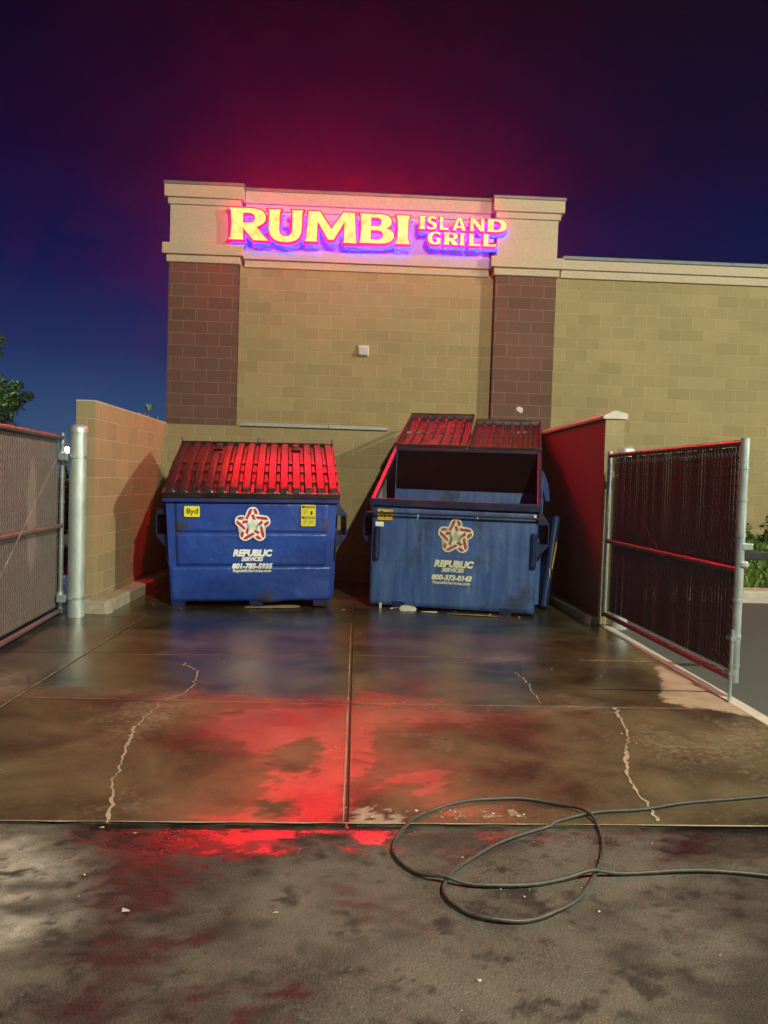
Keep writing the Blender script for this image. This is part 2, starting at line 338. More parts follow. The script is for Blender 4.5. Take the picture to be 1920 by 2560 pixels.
# channels: R = wet (darkening), G = damp sheen, B = standing water film
def asphalt_fn(X, Y):
    wet = cover(X, Y, AW, .10, .30, 9); halo = cover(X, Y, AW, .30, .30, 5)
    dm = cover(X, Y, AWD, .10, .26, 10)
    fine = fbm(X*.8, Y*1.6, 14, 5, 5)
    blot = np.clip((fbm(X*.8, Y*1.5, 2.6, 6, 40)+.0)*5, 0, 1)*.62
    spots = np.clip((fbm(X*.9, Y*1.3, 10, 5, 90)-.13)*9, 0, 1)*.75
    small = np.clip((fbm(X, Y*1.2, 24, 3, 17)-.22)*9, 0, 1)*.6
    wetc = np.clip(np.maximum.reduce([wet*(.95+fine*.8), halo*(1.15+fine*1.3), dm*(.55+fine*1.5), blot+fine*.3*blot, spots, small]), 0, 1)
    glow = np.clip((Y-2.80)*5, 0, 1)
    sheen = np.clip(wet*(.36+.58*glow)*(1+fine*1.5)+dm*(.25+.55*glow+fine*1.5), 0, 1)
    far = np.clip((Y-3.3)*4, 0, 1)
    pale = cover(X, Y, PALE, .20, .4, 5)*np.clip(1-wetc*1.1, 0, 1)
    return [wetc*(1-far), sheen*(1-far), pale]
def pad_fn(X, Y):
    r = np.maximum(cover(X, Y, PR, .06, .30, 6), np.clip(cover(X, Y, PR, .60, .3, 4)*(.85+fbm(X*.7, Y*1.3, 7, 5, 61)*1.2), 0, 1)*.85); isl = cover(X, Y, PI, .05, .2, 9); dk = cover(X, Y, PD, .22, .25, 4); dry = cover(X, Y, DRY[:1], .04, .14, 11); dr2 = cover(X, Y, DRY[1:], .03, .16, 18)*np.clip((fbm(X, Y, 30, 3, 3)+.12)*8, 0, 1)
    dry = np.maximum(dry, dr2*.8)
    base = np.clip(.62+fbm(X, Y, 1.6, 5, 11)*.9, 0, 1)
    wet = np.clip(base*.72+r*.34+dk*.35, 0, 1)*(1-dry*.95)
    fine = np.clip((fbm(X*.7, Y*1.4, 16, 4, 9)+.06)*5+.7, 0, 1)
    sheen = np.clip(r*(.90+.1*fine)*(1-isl*.9)+.06+fbm(X, Y, 3, 4, 31)*.45, 0, 1)*(1-dry)
    pool = np.clip((Y-4.95)*2.5+fbm(X, Y, 1.1, 4, 55)*1.8+.45, 0, 1)*(1-dry)*(1-.60*r)
    return [wet, sheen, pool]
t = NT('wet_asphalt')
a = t.n('ShaderNodeVertexColor'); a.layer_name = 'surface'; s_ = t.n('ShaderNodeSeparateColor'); t.l(a.outputs[0], s_.inputs[0])
W_, S_, P_ = s_.outputs
agg = t.noise(105, 4, .75); vor = t.n('ShaderNodeTexVoronoi'); vor.inputs['Scale'].default_value = 125; t.l(t.coord(), vor.inputs[0])
dryc = t.mix(t.ramp(t.noise(2.6, 6, .62), .32, .66), (.045, .038, .032), (.118, .104, .086))
dryc = t.mix(t.ramp(vor.outputs['Color'], .1, .9), dryc, (.09, .078, .066))
dryc = t.mix(t.ramp(agg, .58, .72), dryc, (.16, .145, .12))
dryc = t.mix(t.ramp(t.noise(7, 5, .6), .57, .68), dryc, (.045, .038, .034))
wetc = t.mix(t.ramp(agg, .35, .75), (.007, .005, .006), (.022, .017, .015))
dryc = t.mix(P_, dryc, t.mix(t.ramp(t.noise(12, 6, .7), .35, .6), (.15, .14, .12), (.30, .28, .24)))
t.set(Base_Color=t.mix(W_, dryc, wetc))
t.set(Roughness=t.math('SUBTRACT', .80, t.math('MULTIPLY', S_, .57)), IOR=t.math('ADD', 1.28, t.math('MULTIPLY', S_, .55)))
h = t.math('MULTIPLY', t.math('ADD', t.math('MULTIPLY', vor.outputs['Distance'], 1.2), agg), t.math('SUBTRACT', 1, t.math('MULTIPLY', S_, .8)))
t.bump(h, .0030, .7); M['wet_asphalt'] = t.m
t = NT('wet_concrete')
a = t.n('ShaderNodeVertexColor'); a.layer_name = 'surface'; s_ = t.n('ShaderNodeSeparateColor'); t.l(a.outputs[0], s_.inputs[0])
W_, S_, P_ = s_.outputs
dryc = t.mix(t.ramp(t.noise(5, 6, .65), .3, .7), (.25, .20, .14), (.36, .30, .22))
wetc = t.mix(t.ramp(t.noise(1.7, 6, .6, dist=.4), .34, .68), (.018, .015, .008), (.105, .087, .046))
wetc = t.mix(t.ramp(t.noise(30, 5, .7), .56, .75), wetc, (.13, .095, .06))
wetc = t.mix(t.ramp(t.noise(120, 3, .6), .68, .74), wetc, (.25, .2, .13))
fac = t.ramp(t.math('ADD', W_, t.math('MULTIPLY', t.math('SUBTRACT', t.noise(24, 5, .7), .5), .5)), .05, .38)
t.set(Base_Color=t.mix(fac, dryc, wetc))
ro = t.math('SUBTRACT', .62, t.math('MULTIPLY', S_, .355))
ro = t.math('MAXIMUM', t.math('SUBTRACT', ro, t.math('MULTIPLY', P_, .42)), .11)
ro = t.math('ADD', ro, t.math('MULTIPLY', t.noise(14, 4), .05))
t.set(Roughness=ro, IOR=t.math('ADD', 1.33, t.math('MULTIPLY', t.math('MAXIMUM', S_, P_), .50))); t.bump(t.math('ADD', t.noise(60, 5, .7), t.math('MULTIPLY', t.noise(6, 3), 2)), .003, .5); M['wet_concrete'] = t.m
t = NT('lot_asphalt'); t.set(Base_Color=t.mix(t.ramp(t.noise(90, 5, .7), .3, .7), (.05, .05, .05), (.10, .10, .095)), Roughness=.8); t.bump(t.noise(150, 3), .003); M['lot_asphalt'] = t.m

near_x = np.arange(-1.6, 2.35, .014); near_y = np.arange(1.7, 3.26, .0125)
xs = np.concatenate([[-60, -50, -40, -15, -7, -4, -2.4], near_x, [2.6, 3.2, 4, 5.5, 9, 20, 40, 60]])
ys = np.concatenate([[-20, -14, -8, -2, 0, 1, 1.4], near_y, [3.6, 5, 8, 12, 20, 40, 100, 140]])
tag(ground_mesh('asphalt', xs, ys, -.014, M['wet_asphalt'], asphalt_fn), 'worn grey brown asphalt with wet red reflecting streaks', kind='structure')

pad = empty('concrete_pad'); tag(pad, 'wet brown concrete pad of slabs in front of the two dumpsters', kind='structure')
JX = [-4.6, -2.12, 0.0, 2.6]; JY = [3.19, 4.945, 6.32, 7.83, 11.0]
def slab_shape(X, Y):
    # the pad's joints lean a little, as cast
    dx = np.where((X > -.5) & (X < .5), 0, 0); yy = Y + .018*(X-0)*(Y < 5.4) - .05*np.clip(-X, 0, 3)*np.exp(-((Y-6.32)/.8)**2)
    return X, yy
for i in range(3):
    for j in range(4):
        g = .006 if i != 9 else 0
        x0 = JX[i]+(.007 if i == 2 else g*(i > 0)); x1 = JX[i+1]-(.007 if i == 1 else g*(i < 2))
        y0, y1 = JY[j]+(g if j else 0), JY[j+1]-g
        st = .02 if j < 2 else .035
        ground_mesh('slab', np.linspace(x0, x1, max(3, int((x1-x0)/st))), np.linspace(y0, y1, max(3, int((y1-y0)/st))), 0, M['wet_concrete'], pad_fn, slab_shape, pad, .012)
def crack(pts, wid, seed):
    rr = random.Random(seed); P = []
    for a_, b_ in zip(pts[:-1], pts[1:]):
        n = max(2, int(math.hypot(b_[0]-a_[0], b_[1]-a_[1])/.03))
        for k in range(n):
            u = k/n; P.append((a_[0]+(b_[0]-a_[0])*u+rr.gauss(0, .007), a_[1]+(b_[1]-a_[1])*u))
    m = MB(); L = []
    for k, (x, y) in enumerate(P):
        w_ = wid*(.35+rr.random()*1.0)*(1+.9*max(0, math.sin(k*.21+seed))); L += [(x-w_/2, y, .003), (x+w_/2, y, .003)]
    m.add(L, [(2*k, 2*k+1, 2*k+3, 2*k+2) for k in range(len(P)-1)]); m.build('crack', M['crack_fill'], pad, fix=False)
crack([(-0.998, 3.153), (-1.016, 3.329), (-1.10, 3.582), (-1.126, 3.755), (-1.181, 4.084), (-1.227, 4.391), (-1.205, 4.753), (-1.20, 4.90)], .011, 1)
crack([(-1.20, 4.95), (-1.10, 5.07), (-1.08, 5.307), (-1.135, 5.695), (-1.262, 5.871), (-1.292, 5.974)], .009, 2)
crack([(1.351, 3.25), (1.374, 3.419), (1.369, 3.549), (1.408, 3.751), (1.482, 4.013), (1.605, 4.315), (1.673, 4.571), (1.728, 4.856), (1.757, 5.002)], .013, 3)
crack([(1.267, 5.031), (1.276, 5.315), (1.297, 5.633), (1.267, 5.911)], .006, 4)
m = MB(); m.box(-4.6, 2.6, 3.24, 10.9, -.012, -.0105); m.build('joint_filler', M['joint_dark'], pad)

for (xa, ya, xb, yb, w_) in ((-2.1, 4.935, -.02, 4.915, .006), (.02, 4.94, 2.5, 4.985, .006), (-1.9, 6.17, -.02, 6.33, .005), (.02, 6.325, 1.0, 6.335, .006), (1.9, 6.345, 2.55, 6.36, .014), (-.014, 3.2, -.014, 7.8, .005), (-3.5, 3.19+.018*-3.5, 2.55, 3.19+.018*2.55, .007), (-2.126, 4.6, -2.126, 8.0, .006)):
    n = 60; L = []; rr = random.Random(int(ya*10))
    for k in range(n+1):
        u = k/n; x = xa+(xb-xa)*u; y = ya+(yb-ya)*u; q = w_*rr.uniform(.3, 1.5)
        L += [(x-(q if xa == xb else 0), y-(0 if xa == xb else q), .0025), (x+(q if xa == xb else 0)*.2, y+(0 if xa == xb else q)*.2, .0025)]
    mm = MB(); mm.add(L, [(2*k, 2*k+1, 2*k+3, 2*k+2) for k in range(n)]); mm.build('joint_edge', M['crack_fill'], pad, fix=False)
# right-hand lot, kerbs, planting strip
m = MB(); m.add([(2.66, -2, -.010), (60, -2, -.010), (60, 60, -.010), (2.66, 60, -.010)], [(0, 1, 2, 3)]); tag(m.build('lot_surface', M['lot_asphalt']), kind='structure')
m = MB(); m.prism([(2.6, 4.2), (2.70, 4.2), (2.72, 8.0), (2.6, 8.0)], 'z', -.05, .004); tag(m.build('pad_edge_kerb', M['kerb_concrete'], bevel=.008), kind='structure')
m = MB(); m.box(3.2, 40, 10.02, 10.42, -.05, .15); tag(m.build('concrete_kerb', M['kerb_concrete'], bevel=.02), kind='structure')
m = MB(); m.box(-2.724, -2.53, 8.03, 10.95, -.02, .125); m.hexa([(-2.95, 7.96, -.02), (-2.52, 7.96, -.02), (-2.50, 8.10, -.02), (-2.95, 8.10, -.02), (-2.93, 7.98, .15), (-2.55, 7.98, .13), (-2.53, 8.09, .135), (-2.93, 8.09, .15)])
tag(m.build('footing_kerb', M['foot_concrete'], bevel=.02), kind='structure')
m = MB(); m.box(2.46, 2.606, 8.03, 10.9, -.02, .09); tag(m.build('right_footing_kerb', M['foot_concrete'], bevel=.02), kind='structure')
m = MB(); m.add([(3.2, 10.42, .13), (40, 10.42, .13), (40, 13.4, .62), (3.2, 13.4, .62)], [(0, 1, 2, 3)]); m.add([(3.2, 10.42, -.02), (3.2, 13.4, -.02), (3.2, 13.4, .62), (3.2, 10.42, .13)], [(0, 1, 2, 3)])
foliage('soil', (.03, .04, .015), (.05, .07, .02)); tag(m.build('planting_bank', M['soil'], fix=False), kind='structure')

def leaf_blob(mb, cx, cy_, cz, rx, ry, rz, n, size, rr, hollow=.0):
    for _ in range(n):
        while True:
            x, y, z = rr.uniform(-1, 1), rr.uniform(-1, 1), rr.uniform(-1, 1); q = x*x+y*y+z*z
            if hollow < q < 1: break
        p_ = Vector((cx+x*rx, cy_+y*ry, cz+z*rz)); s2 = size*rr.uniform(.6, 1.4)
        a_ = Vector((rr.gauss(0, 1), rr.gauss(0, 1), rr.gauss(0, .6))).normalized(); b_ = a_.cross(Vector((rr.gauss(0, 1), rr.gauss(0, 1), rr.gauss(0, 1)))).normalized()
        mb.add([p_-a_*s2, p_+b_*s2*.45, p_+a_*s2, p_-b_*s2*.45], [(0, 1, 2, 3)])
# ground cover on the bank
rr = random.Random(5); m = MB()
for _ in range(9000):
    x = rr.uniform(4.4, 11); y = rr.uniform(10.45, 13.2); z = .13+(y-10.42)*.164
    if y < 10.7 and rr.random() < .5: continue
    h_ = rr.uniform(.03, .12)*(1+1.0*(math.sin(x*2.1+y)*.5+.5)); p_ = Vector((x, y, z)); d_ = Vector((rr.gauss(0, .35), rr.gauss(0, .35), 1)).normalized()*h_
    a_ = Vector((rr.gauss(0, 1), rr.gauss(0, 1), 0)).normalized()*.028
    m.add([p_-a_, p_+a_, p_+d_+a_*.8, p_+d_-a_*.8], [(0, 1, 2, 3)])
tag(m.build('ground_cover', M['leaf_green'], fix=False), 'green ground cover on the bank beyond the right gate', 'ground cover', kind='stuff')
def shrub(x, y, z, rx, rz, n, label, mat, size=.035):
    o = empty('shrub', (x, y, z)); tag(o, label, 'shrub'); rr = random.Random(int(x*100)); m = MB(); s2 = MB()
    for k in range(9):
        an = rr.uniform(0, 6.28); e = (math.cos(an)*rx*.6, math.sin(an)*rx*.5, rz*rr.uniform(.5, 1)); s2.tube([(0, 0, 0), (e[0]*.5, e[1]*.5, e[2]*.6), e], [.012, .008, .004], 5)
        leaf_blob(m, e[0], e[1], e[2], rx*.5, rx*.45, rz*.35, n//9, size, rr)
    s2.build('stem', M['bark'], o); m.build('foliage', mat, o, fix=False)
shrub(7.15, 12.4, .46, .42, .55, 1100, 'bushy green shrub at the right picture edge, against the building wall', M['leaf_dark'])
shrub(6.35, 12.6, .5, .3, .42, 600, 'small green shrub against the building wall just right of the gate latch', M['leaf_green'])

# ================================================================== building
YF, YM = 13.16, 13.33
bld = empty('restaurant_building', (0, YF, 0)); tag(bld, 'tan block restaurant building with brown pillars and stucco parapet', 'building')
def part(mb, name, mat, parent=None, bevel=0):
    o = mb.build(name, mat, parent or bld, bevel=bevel)
    if (parent or bld) is bld: o.location = (0, -YF, 0)
    return o
m = MB(); m.box(-2.1, 2.25, YM, YM+.4, 0, 5.06); part(m, 'wall', M['tan_block'])
m = MB(); m.box(3.30, 16, YM-.0, YM+.4, 0, 5.1); part(m, 'wing_wall', M['tan_block'])
m = MB(); m.box(-3.24, -2.95, YM+.4, 26, 0, 6.2); m.box(-2.95, 3.3, 25.6, 26, 0, 6.2); m.box(3.0, 3.3, YM+.4, 25.6, 5.0, 6.2); part(m, 'side_wall', M['tan_block'])
m = MB(); m.box(3.32, 16, YM+.4, 26, 4.9, 5.0); m.box(-2.9, 2.98, YM+.5, 25.5, 5.6, 5.7); part(m, 'roof', M['coping_metal'])
for x0, x1 in ((-3.257, -2.112), (2.255, 3.30)):
    m = MB(); m.box(x0, x1, YF, YM+.4, 0, 5.05); o = part(m, 'pillar', M['brown_block'])
    if x0 > 0:
        q = MB(); rr = random.Random(4); pts = [(2.755+math.cos(k/9*6.28)*.06*rr.uniform(.7, 1.25), 2.766+math.sin(k/9*6.28)*.052*rr.uniform(.7, 1.25)) for k in range(9)]
        q.prism(pts, 'y', YF-.012, YF+.01); q.build('plaster_patch', M['patch_white'], o)
def prof(x0, x1, yf, yb, name):
    """stepped stucco bands of the parapet"""
    E = .09
    for (z0, z1, e, mat, nm) in ((5.03, 5.15, .04, 'stucco', 'lower_moulding'), (5.15, 5.33, .10, 'stucco', 'ledge'), (5.33, 5.985, 0, 'stucco', 'parapet_panel'), (5.985, 6.09, .035, 'stucco', 'upper_moulding'), (6.09, 6.29, .085, 'stucco', 'cornice'), (6.29, 6.345, .10, 'coping_metal', 'coping')):
        ex = e if name == 'pillar' else 0
        m = MB(); m.box(x0-ex, x1+ex, yf-e, yb+(e if name == 'pillar' else 0), z0+(.001 if z0 > 5.04 else 0), z1); part(m, nm, M[mat], bevel=.008)
prof(-3.255, -2.114, YF, YM+.42, 'pillar'); prof(2.257, 3.298, YF, YM+.42, 'pillar')
prof(-2.02, 2.16, YM, YM+.40, 'mid')
for (z0, z1, e, mat, nm) in ((5.065, 5.20, .05, 'stucco', 'lower_moulding'), (5.20, 5.36, .10, 'stucco', 'cornice'), (5.36, 5.42, .13, 'coping_metal', 'coping')):
    m = MB(); m.box(3.41 if nm == 'coping' else 3.40, 16, YM-e, YM+.45, z0, z1); part(m, nm, M[mat], bevel=.008)
m = MB(); m.box(3.30, 3.42, YM+.01, YM+.4, 5.06, 5.36); part(m, 'cornice', M['stucco'])
# unlit square wall light
wl = empty('wall_light', (.045, YM, 3.69)); tag(wl, 'unlit square white wall light in the middle of the tan wall', 'wall light')
m = MB(); m.box(-.092, .092, -.05, .0, -.095, .095); m.build('housing', M['wall_plastic'], wl, bevel=.008)
m = MB(); m.prism([(-.0505, .06), (-.105, -.075), (-.0505, -.08)], 'x', -.075, .075); m.build('lens', M['glass_lens'], wl, bevel=.004)

# ------------------------------------------------------------------ sign letters
def Q(p0, p1, p2, n=8): return [((1-u)**2*p0[0]+2*u*(1-u)*p1[0]+u*u*p2[0], (1-u)**2*p0[1]+2*u*(1-u)*p1[1]+u*u*p2[1]) for u in [k/n for k in range(1, n+1)]]
def path(*seg):
    P = []
    for s_ in seg:
        if len(s_) == 2: P.append(s_)
        else: P += Q(P[-1], (s_[0], s_[1]), (s_[2], s_[3]))
    return P
G = {
 'I': [path((0, 0), (1, 0), (.97, .06), (.88, .2), (.86, .5), (.88, .8), (.97, .94), (1, 1), (0, 1), (.03, .94), (.12, .8), (.14, .5), (.12, .2), (.03, .06))],
 'R': [path((0, 0), (.40, 0), (.385, .08), (.375, .34), (.62, 0), (1.0, 0), (1.0, .04), (.90, .12, .72, .42), (.93, .52, .93, .71), (.93, 1.0, .55, 1.0), (0, 1), (0, .95), (.05, .90), (.065, .5), (.05, .10), (0, .05)),
       path((.375, .56), (.375, .82), (.50, .83), (.64, .82, .64, .69), (.64, .56, .5, .56))],
 'U': [path((0, 1), (.40, 1), (.37, .92), (.355, .42), (.355, .18, .52, .18), (.68, .18, .68, .42), (.68, .92), (.65, 1), (1, 1), (.97, .92), (.96, .38), (.95, -.04, .5, -.04), (.06, -.04, .05, .38), (.05, .92)), ],
 'M': [path((0, 0), (.26, 0), (.245, .08), (.25, .62), (.44, .08), (.56, .08), (.74, .62), (.74, .08), (.72, 0), (1, 0), (.985, .08), (.95, .92), (.96, 1), (.72, 1), (.505, .47), (.29, 1), (.05, 1), (.06, .92), (.02, .08))],
 'B': [path((0, 0), (.62, 0), (1.0, .02, 1.0, .29), (1.0, .48, .80, .53), (.93, .59, .93, .74), (.93, 1.0, .56, 1.0), (0, 1), (.04, .93), (.06, .5), (.04, .07)),
       path((.36, .60), (.36, .85), (.52, .85), (.62, .84, .62, .73), (.62, .60, .5, .60)), path((.36, .16), (.36, .43), (.54, .43), (.67, .42, .67, .30), (.67, .16, .53, .16))],
 'S': [path((.02, .08), (.2, -.02, .5, -.02), (.98, 0, .98, .32), (.98, .52, .66, .60), (.40, .66, .40, .74), (.40, .83, .56, .83), (.72, .83, .90, .74), (.90, .95), (.72, 1.02, .5, 1.02), (.06, 1, .06, .68), (.06, .5, .38, .40), (.62, .34, .62, .26), (.62, .17, .46, .17), (.25, .17, .02, .30))],
 'L': [path((0, 0), (.95, 0), (1, .28), (.94, .2, .80, .19), (.42, .19), (.42, .92), (.46, 1), (0, 1), (.06, .92), (.06, .08))],
 'A': [path((0, 0), (.30, 0), (.33, .19), (.64, .19), (.68, 0), (1, 0), (.96, .08), (.64, 1), (.36, 1), (.05, .08)), path((.37, .35), (.495, .74), (.61, .35))],
 'N': [path((0, 0), (.30, 0), (.27, .08), (.27, .60), (.72, 0), (.97, 0), (.97, .92), (1, 1), (.70, 1), (.73, .92), (.73, .44), (.30, 1), (0, 1), (.04, .92), (.04, .08))],
 'D': [path((0, 0), (.45, 0), (1.0, .0, 1.0, .5), (1.0, 1.0, .45, 1.0), (0, 1), (.05, .92), (.05, .08)), path((.36, .18), (.36, .82), (.46, .82), (.68, .80, .68, .5), (.68, .2, .46, .18))],
 'G': [path((.97, .54), (.52, .54), (.55, .42), (.66, .38), (.66, .20), (.60, .16, .54, .16), (.34, .18, .34, .5), (.34, .83, .62, .84), (.78, .83, .92, .70), (.93, .95), (.78, 1.02, .58, 1.02), (0, 1.0, 0, .5), (0, -.02, .56, -.02), (.78, -.02, .95, .08), (.95, .42))],
}
def glyph_mesh(name, loops, x0, z0, w_, h_, y, depth, off, mat, parent, slant=0):
    cu = bpy.data.curves.new(name, 'CURVE'); cu.dimensions = '2D'; cu.fill_mode = 'BOTH'; cu.extrude = depth/2; cu.offset = off
    for lp in loops:
        sp_ = cu.splines.new('POLY'); sp_.points.add(len(lp)-1); sp_.use_cyclic_u = True
        for k, (a_, b_) in enumerate(lp): sp_.points[k].co = (x0+a_*w_+slant*b_*h_, z0+b_*h_, 0, 1)
    tmp = bpy.data.objects.new('tmp', cu); col.objects.link(tmp); dg = bpy.context.evaluated_depsgraph_get(); dg.update()
    me = bpy.data.meshes.new_from_object(tmp.evaluated_get(dg)); bpy.data.objects.remove(tmp); bpy.data.curves.remove(cu)
    me.transform(Matrix(((1, 0, 0, 0), (0, 0, -1, y), (0, 1, 0, 0), (0, 0, 0, 1)))); me.name = name
    me.materials.clear(); me.materials.append(mat)
    o = bpy.data.objects.new(name, me); col.objects.link(o); o.parent = parent; return o
sign = empty('illuminated_sign', (0, 13.0, 5.35)); tag(sign, 'glowing red and yellow channel letter sign reading RUMBI ISLAND GRILL on blue backing', 'sign')
SY = 13.05
def letter(ch, xa, xb, zb, zt, big):
    # bounds are traced on the pillar plane; the letters stand a little in front of it
    k_ = SY/13.16; xa *= k_; xb *= k_; zb = 1.4363+(zb-1.4363)*k_; zt = 1.4363+(zt-1.4363)*k_
    L = G[ch]; w_ = xb-xa; h_ = zt-zb; r1 = .012 if big else .007
    o = glyph_mesh('letter', L, xa, zb, w_, h_, SY, .09, .013 if big else .008, M['letter_rim'], sign); o.location = (0, -13.0, -5.35)
    e1 = glyph_mesh('face_edge', L, xa, zb, w_, h_, SY-.046, .006, .013-r1*1.2 if big else .008-r1*1.2, M['letter_edge'], o)
    e2 = glyph_mesh('face', L, xa, zb, w_, h_, SY-.050, .006, .013-r1*2.0 if big else .008-r1*2.0, M['letter_face'], o)
    s2 = .045 if big else .028
    glyph_mesh('backing', L, xa+s2*.7, zb-s2*1.5, w_, h_, SY+.07, .04, .010, M['letter_backing'], o)
big = [('R', -2.277, -1.600), ('U', -1.640, -1.020), ('M', -1.005, -.115), ('B', -.100, .505), ('I', .520, .775)]
for i, (ch, a_, b_) in enumerate(big):
    fx = (a_+2.277)/3.05; letter(ch, a_, b_, 5.425+.045*fx, 5.965-.01*fx, True)
for ch, a_, b_ in (('I', .914, 1.03), ('S', 1.045, 1.225), ('L', 1.255, 1.425), ('A', 1.475, 1.72), ('N', 1.775, 2.03), ('D', 2.06, 2.41)):
    letter(ch, a_, b_, 5.735, 5.955, False)
for ch, a_, b_ in (('G', 1.07, 1.30), ('R', 1.335, 1.60), ('I', 1.61, 1.70), ('L', 1.76, 1.97), ('L', 2.0, 2.24)):
    letter(ch, a_, b_, 5.490, 5.70, False)
m = MB()
for x0, x1, z in ((-2.2, .75, 5.72), (.95, 2.35, 5.85), (1.1, 2.2, 5.6)): m.box(x0, x1, SY+.091, YF-.004, z-.03, z+.03)
o = m.build('mounting_rail', M['stucco'], sign); o.location = (0, -13.0, -5.35)

# ================================================================== enclosure walls
def wall(name, label): return tag(empty(name, (0, 0, 0)), label, 'wall')
bw = wall('back_wall', 'low tan block wall behind the dumpsters with broken coping')
m = MB(); m.box(-2.94, 2.82, 11.04, 11.24, 0, 2.185); m.build('blockwork', M['enclosure_block'], bw)
for x0, x1 in ((-1.676, -.436), (-.425, .42), (2.28, 2.60)):
    m = MB(); m.box(x0, x1, 11.0, 11.28, 2.186, 2.236); m.build('coping', M['coping_stone'], bw, bevel=.006)
lw = wall('left_wall', 'tan block wall on the left side of the dumpsters')
m = MB(); m.box(-2.92, -2.724, 8.09, 11.038, 0, 2.185); m.build('blockwork', M['enclosure_side_block'], lw)
m = MB(); m.box(-2.925, -2.722, 8.086, 11.04, 2.186, 2.200); m.build('mortar_cap', M['coping_paint'], lw)
rw = wall('right_wall', 'dark red lit smooth wall right of the dumpsters with pale cap')
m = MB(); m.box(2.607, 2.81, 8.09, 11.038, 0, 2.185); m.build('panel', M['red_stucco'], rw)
m = MB(); m.box(2.609, 2.812, 8.07, 8.0895, 0, 2.184); m.build('end_block', M['enclosure_block'], rw)
m = MB(); m.prism([(2.575, 2.186), (2.575, 2.215), (2.70, 2.28), (2.84, 2.245), (2.84, 2.186)], 'y', 8.05, 11.0); m.build('coping', M['coping_paint'], rw, bevel=.005)

# ================================================================== dumpsters
class XF:  # hexa helper in local coords
    pass
def lid_mesh(name, w_, L, mat, parent, seed, under=False):
    """ribbed plastic lid: u across, v from the hinge to the front; local x = u, y = -v, z up"""
    nr = 7; pitch = w_/nr; nu = nr*16+1; nv = 72; m = MB(); V = []; rr = random.Random(seed)
    bars = [.50, .66, .82]
    sst = lambda a_, b_, x: max(0, min(1, (x-a_)/(b_-a_)))**2*(3-2*max(0, min(1, (x-a_)/(b_-a_))))
    for j in range(nv+1):
        v = j/nv; 
        for i in range(nu):
            u = i/(nu-1)*nr; k = int(min(u, nr-1e-6)); fu = u-k
            rib = sst(.16, .24, fu)*(1-sst(.76, .84, fu))
            endf = sst(0.0, .035, v)*(1-sst(.955, .985, v))
            h_ = .034*rib*endf
            if rib < .5:
                for b_ in bars: h_ = max(h_, .016*sst(b_-.022, b_-.014, v)*(1-sst(b_+.014, b_+.022, v)))
            if k in (3,) and .10 < v < .30 and .1 < fu < .9: h_ = .006
            z = h_+.045*math.sin(math.pi*min(1, v*1.02))+.004*math.sin(u*1.3+seed)*v
            if v > .985: z -= .03
            V.append((u/nr*w_-w_/2, -v*L, z))
    m.add(V, [(j*nu+i, j*nu+i+1, (j+1)*nu+i+1, (j+1)*nu+i) for j in range(nv) for i in range(nu-1)], False)
    # rim round the lid
    o = m.build(name, mat, parent, fix=False)
    sd = o.modifiers.new('thick', 'SOLIDIFY'); sd.thickness = .006; sd.offset = -1
    q = MB()
    q.box(-w_/2-.008, -w_/2+.012, -L, 0, -.03, .018); q.box(w_/2-.012, w_/2+.008, -L, 0, -.03, .018); q.box(-w_/2, w_/2, -.012, .006, -.02, .045); q.box(-w_/2-.006, w_/2+.006, -L-.012, -L+.010, -.045, .012)
    e = q.build('lid_edge', mat, o, bevel=.004)
    s3 = MB(); s3.box(-pitch*.42-w_/2+pitch*3.5, pitch*.42-w_/2+pitch*3.5, -.20*L-.03, -.20*L+.03, .042, .052); s3.build('lid_grip', M['flat_black'], o, bevel=.003)
    return o
def text_mesh(name, txt, size, loc, mat, parent, shear=0, off=0, align='CENTER', sx=1.0, th=.001):
    cu = bpy.data.curves.new(name, 'FONT'); cu.body = txt; cu.size = size; cu.shear = shear; cu.offset = off; cu.align_x = align; cu.align_y = 'CENTER'; cu.extrude = 0; cu.resolution_u = 3
    tmp = bpy.data.objects.new('tmp', cu); col.objects.link(tmp); dg = bpy.context.evaluated_depsgraph_get(); dg.update()
    me = bpy.data.meshes.new_from_object(tmp.evaluated_get(dg)); bpy.data.objects.remove(tmp); bpy.data.curves.remove(cu)
    me.transform(Matrix(((sx, 0, 0, loc[0]), (0, 0, -1, loc[1]), (0, 1, 0, loc[2]), (0, 0, 0, 1)))); me.name = name
    me.materials.clear(); me.materials.append(mat)
    o = bpy.data.objects.new(name, me); col.objects.link(o); o.parent = parent; return o
def flat(poly, y, name, mat, parent):
    m = MB(); m.add([(a_, y, b_) for a_, b_ in poly], [tuple(range(len(poly)))]); 
    me = bpy.data.meshes.new(name); bm = bmesh.new(); vs = [bm.verts.new((a_, y, b_)) for a_, b_ in poly]; fc = bm.faces.new(vs)
    bmesh.ops.triangulate(bm, faces=[fc]); bmesh.ops.recalc_face_normals(bm, faces=bm.faces); bm.to_mesh(me); bm.free(); me.materials.append(mat)
    o = bpy.data.objects.new(name, me); col.objects.link(o); o.parent = parent; return o
def multi_flat(polys, y, name, mat, parent):
    bm = bmesh.new()
    for p_ in polys:
        fc = bm.faces.new([bm.verts.new((a_, y, b_)) for a_, b_ in p_])
    bmesh.ops.triangulate(bm, faces=bm.faces[:]); me = bpy.data.meshes.new(name); bm.to_mesh(me); bm.free(); me.materials.append(mat)
    o = bpy.data.objects.new(name, me); col.objects.link(o); o.parent = parent; return o
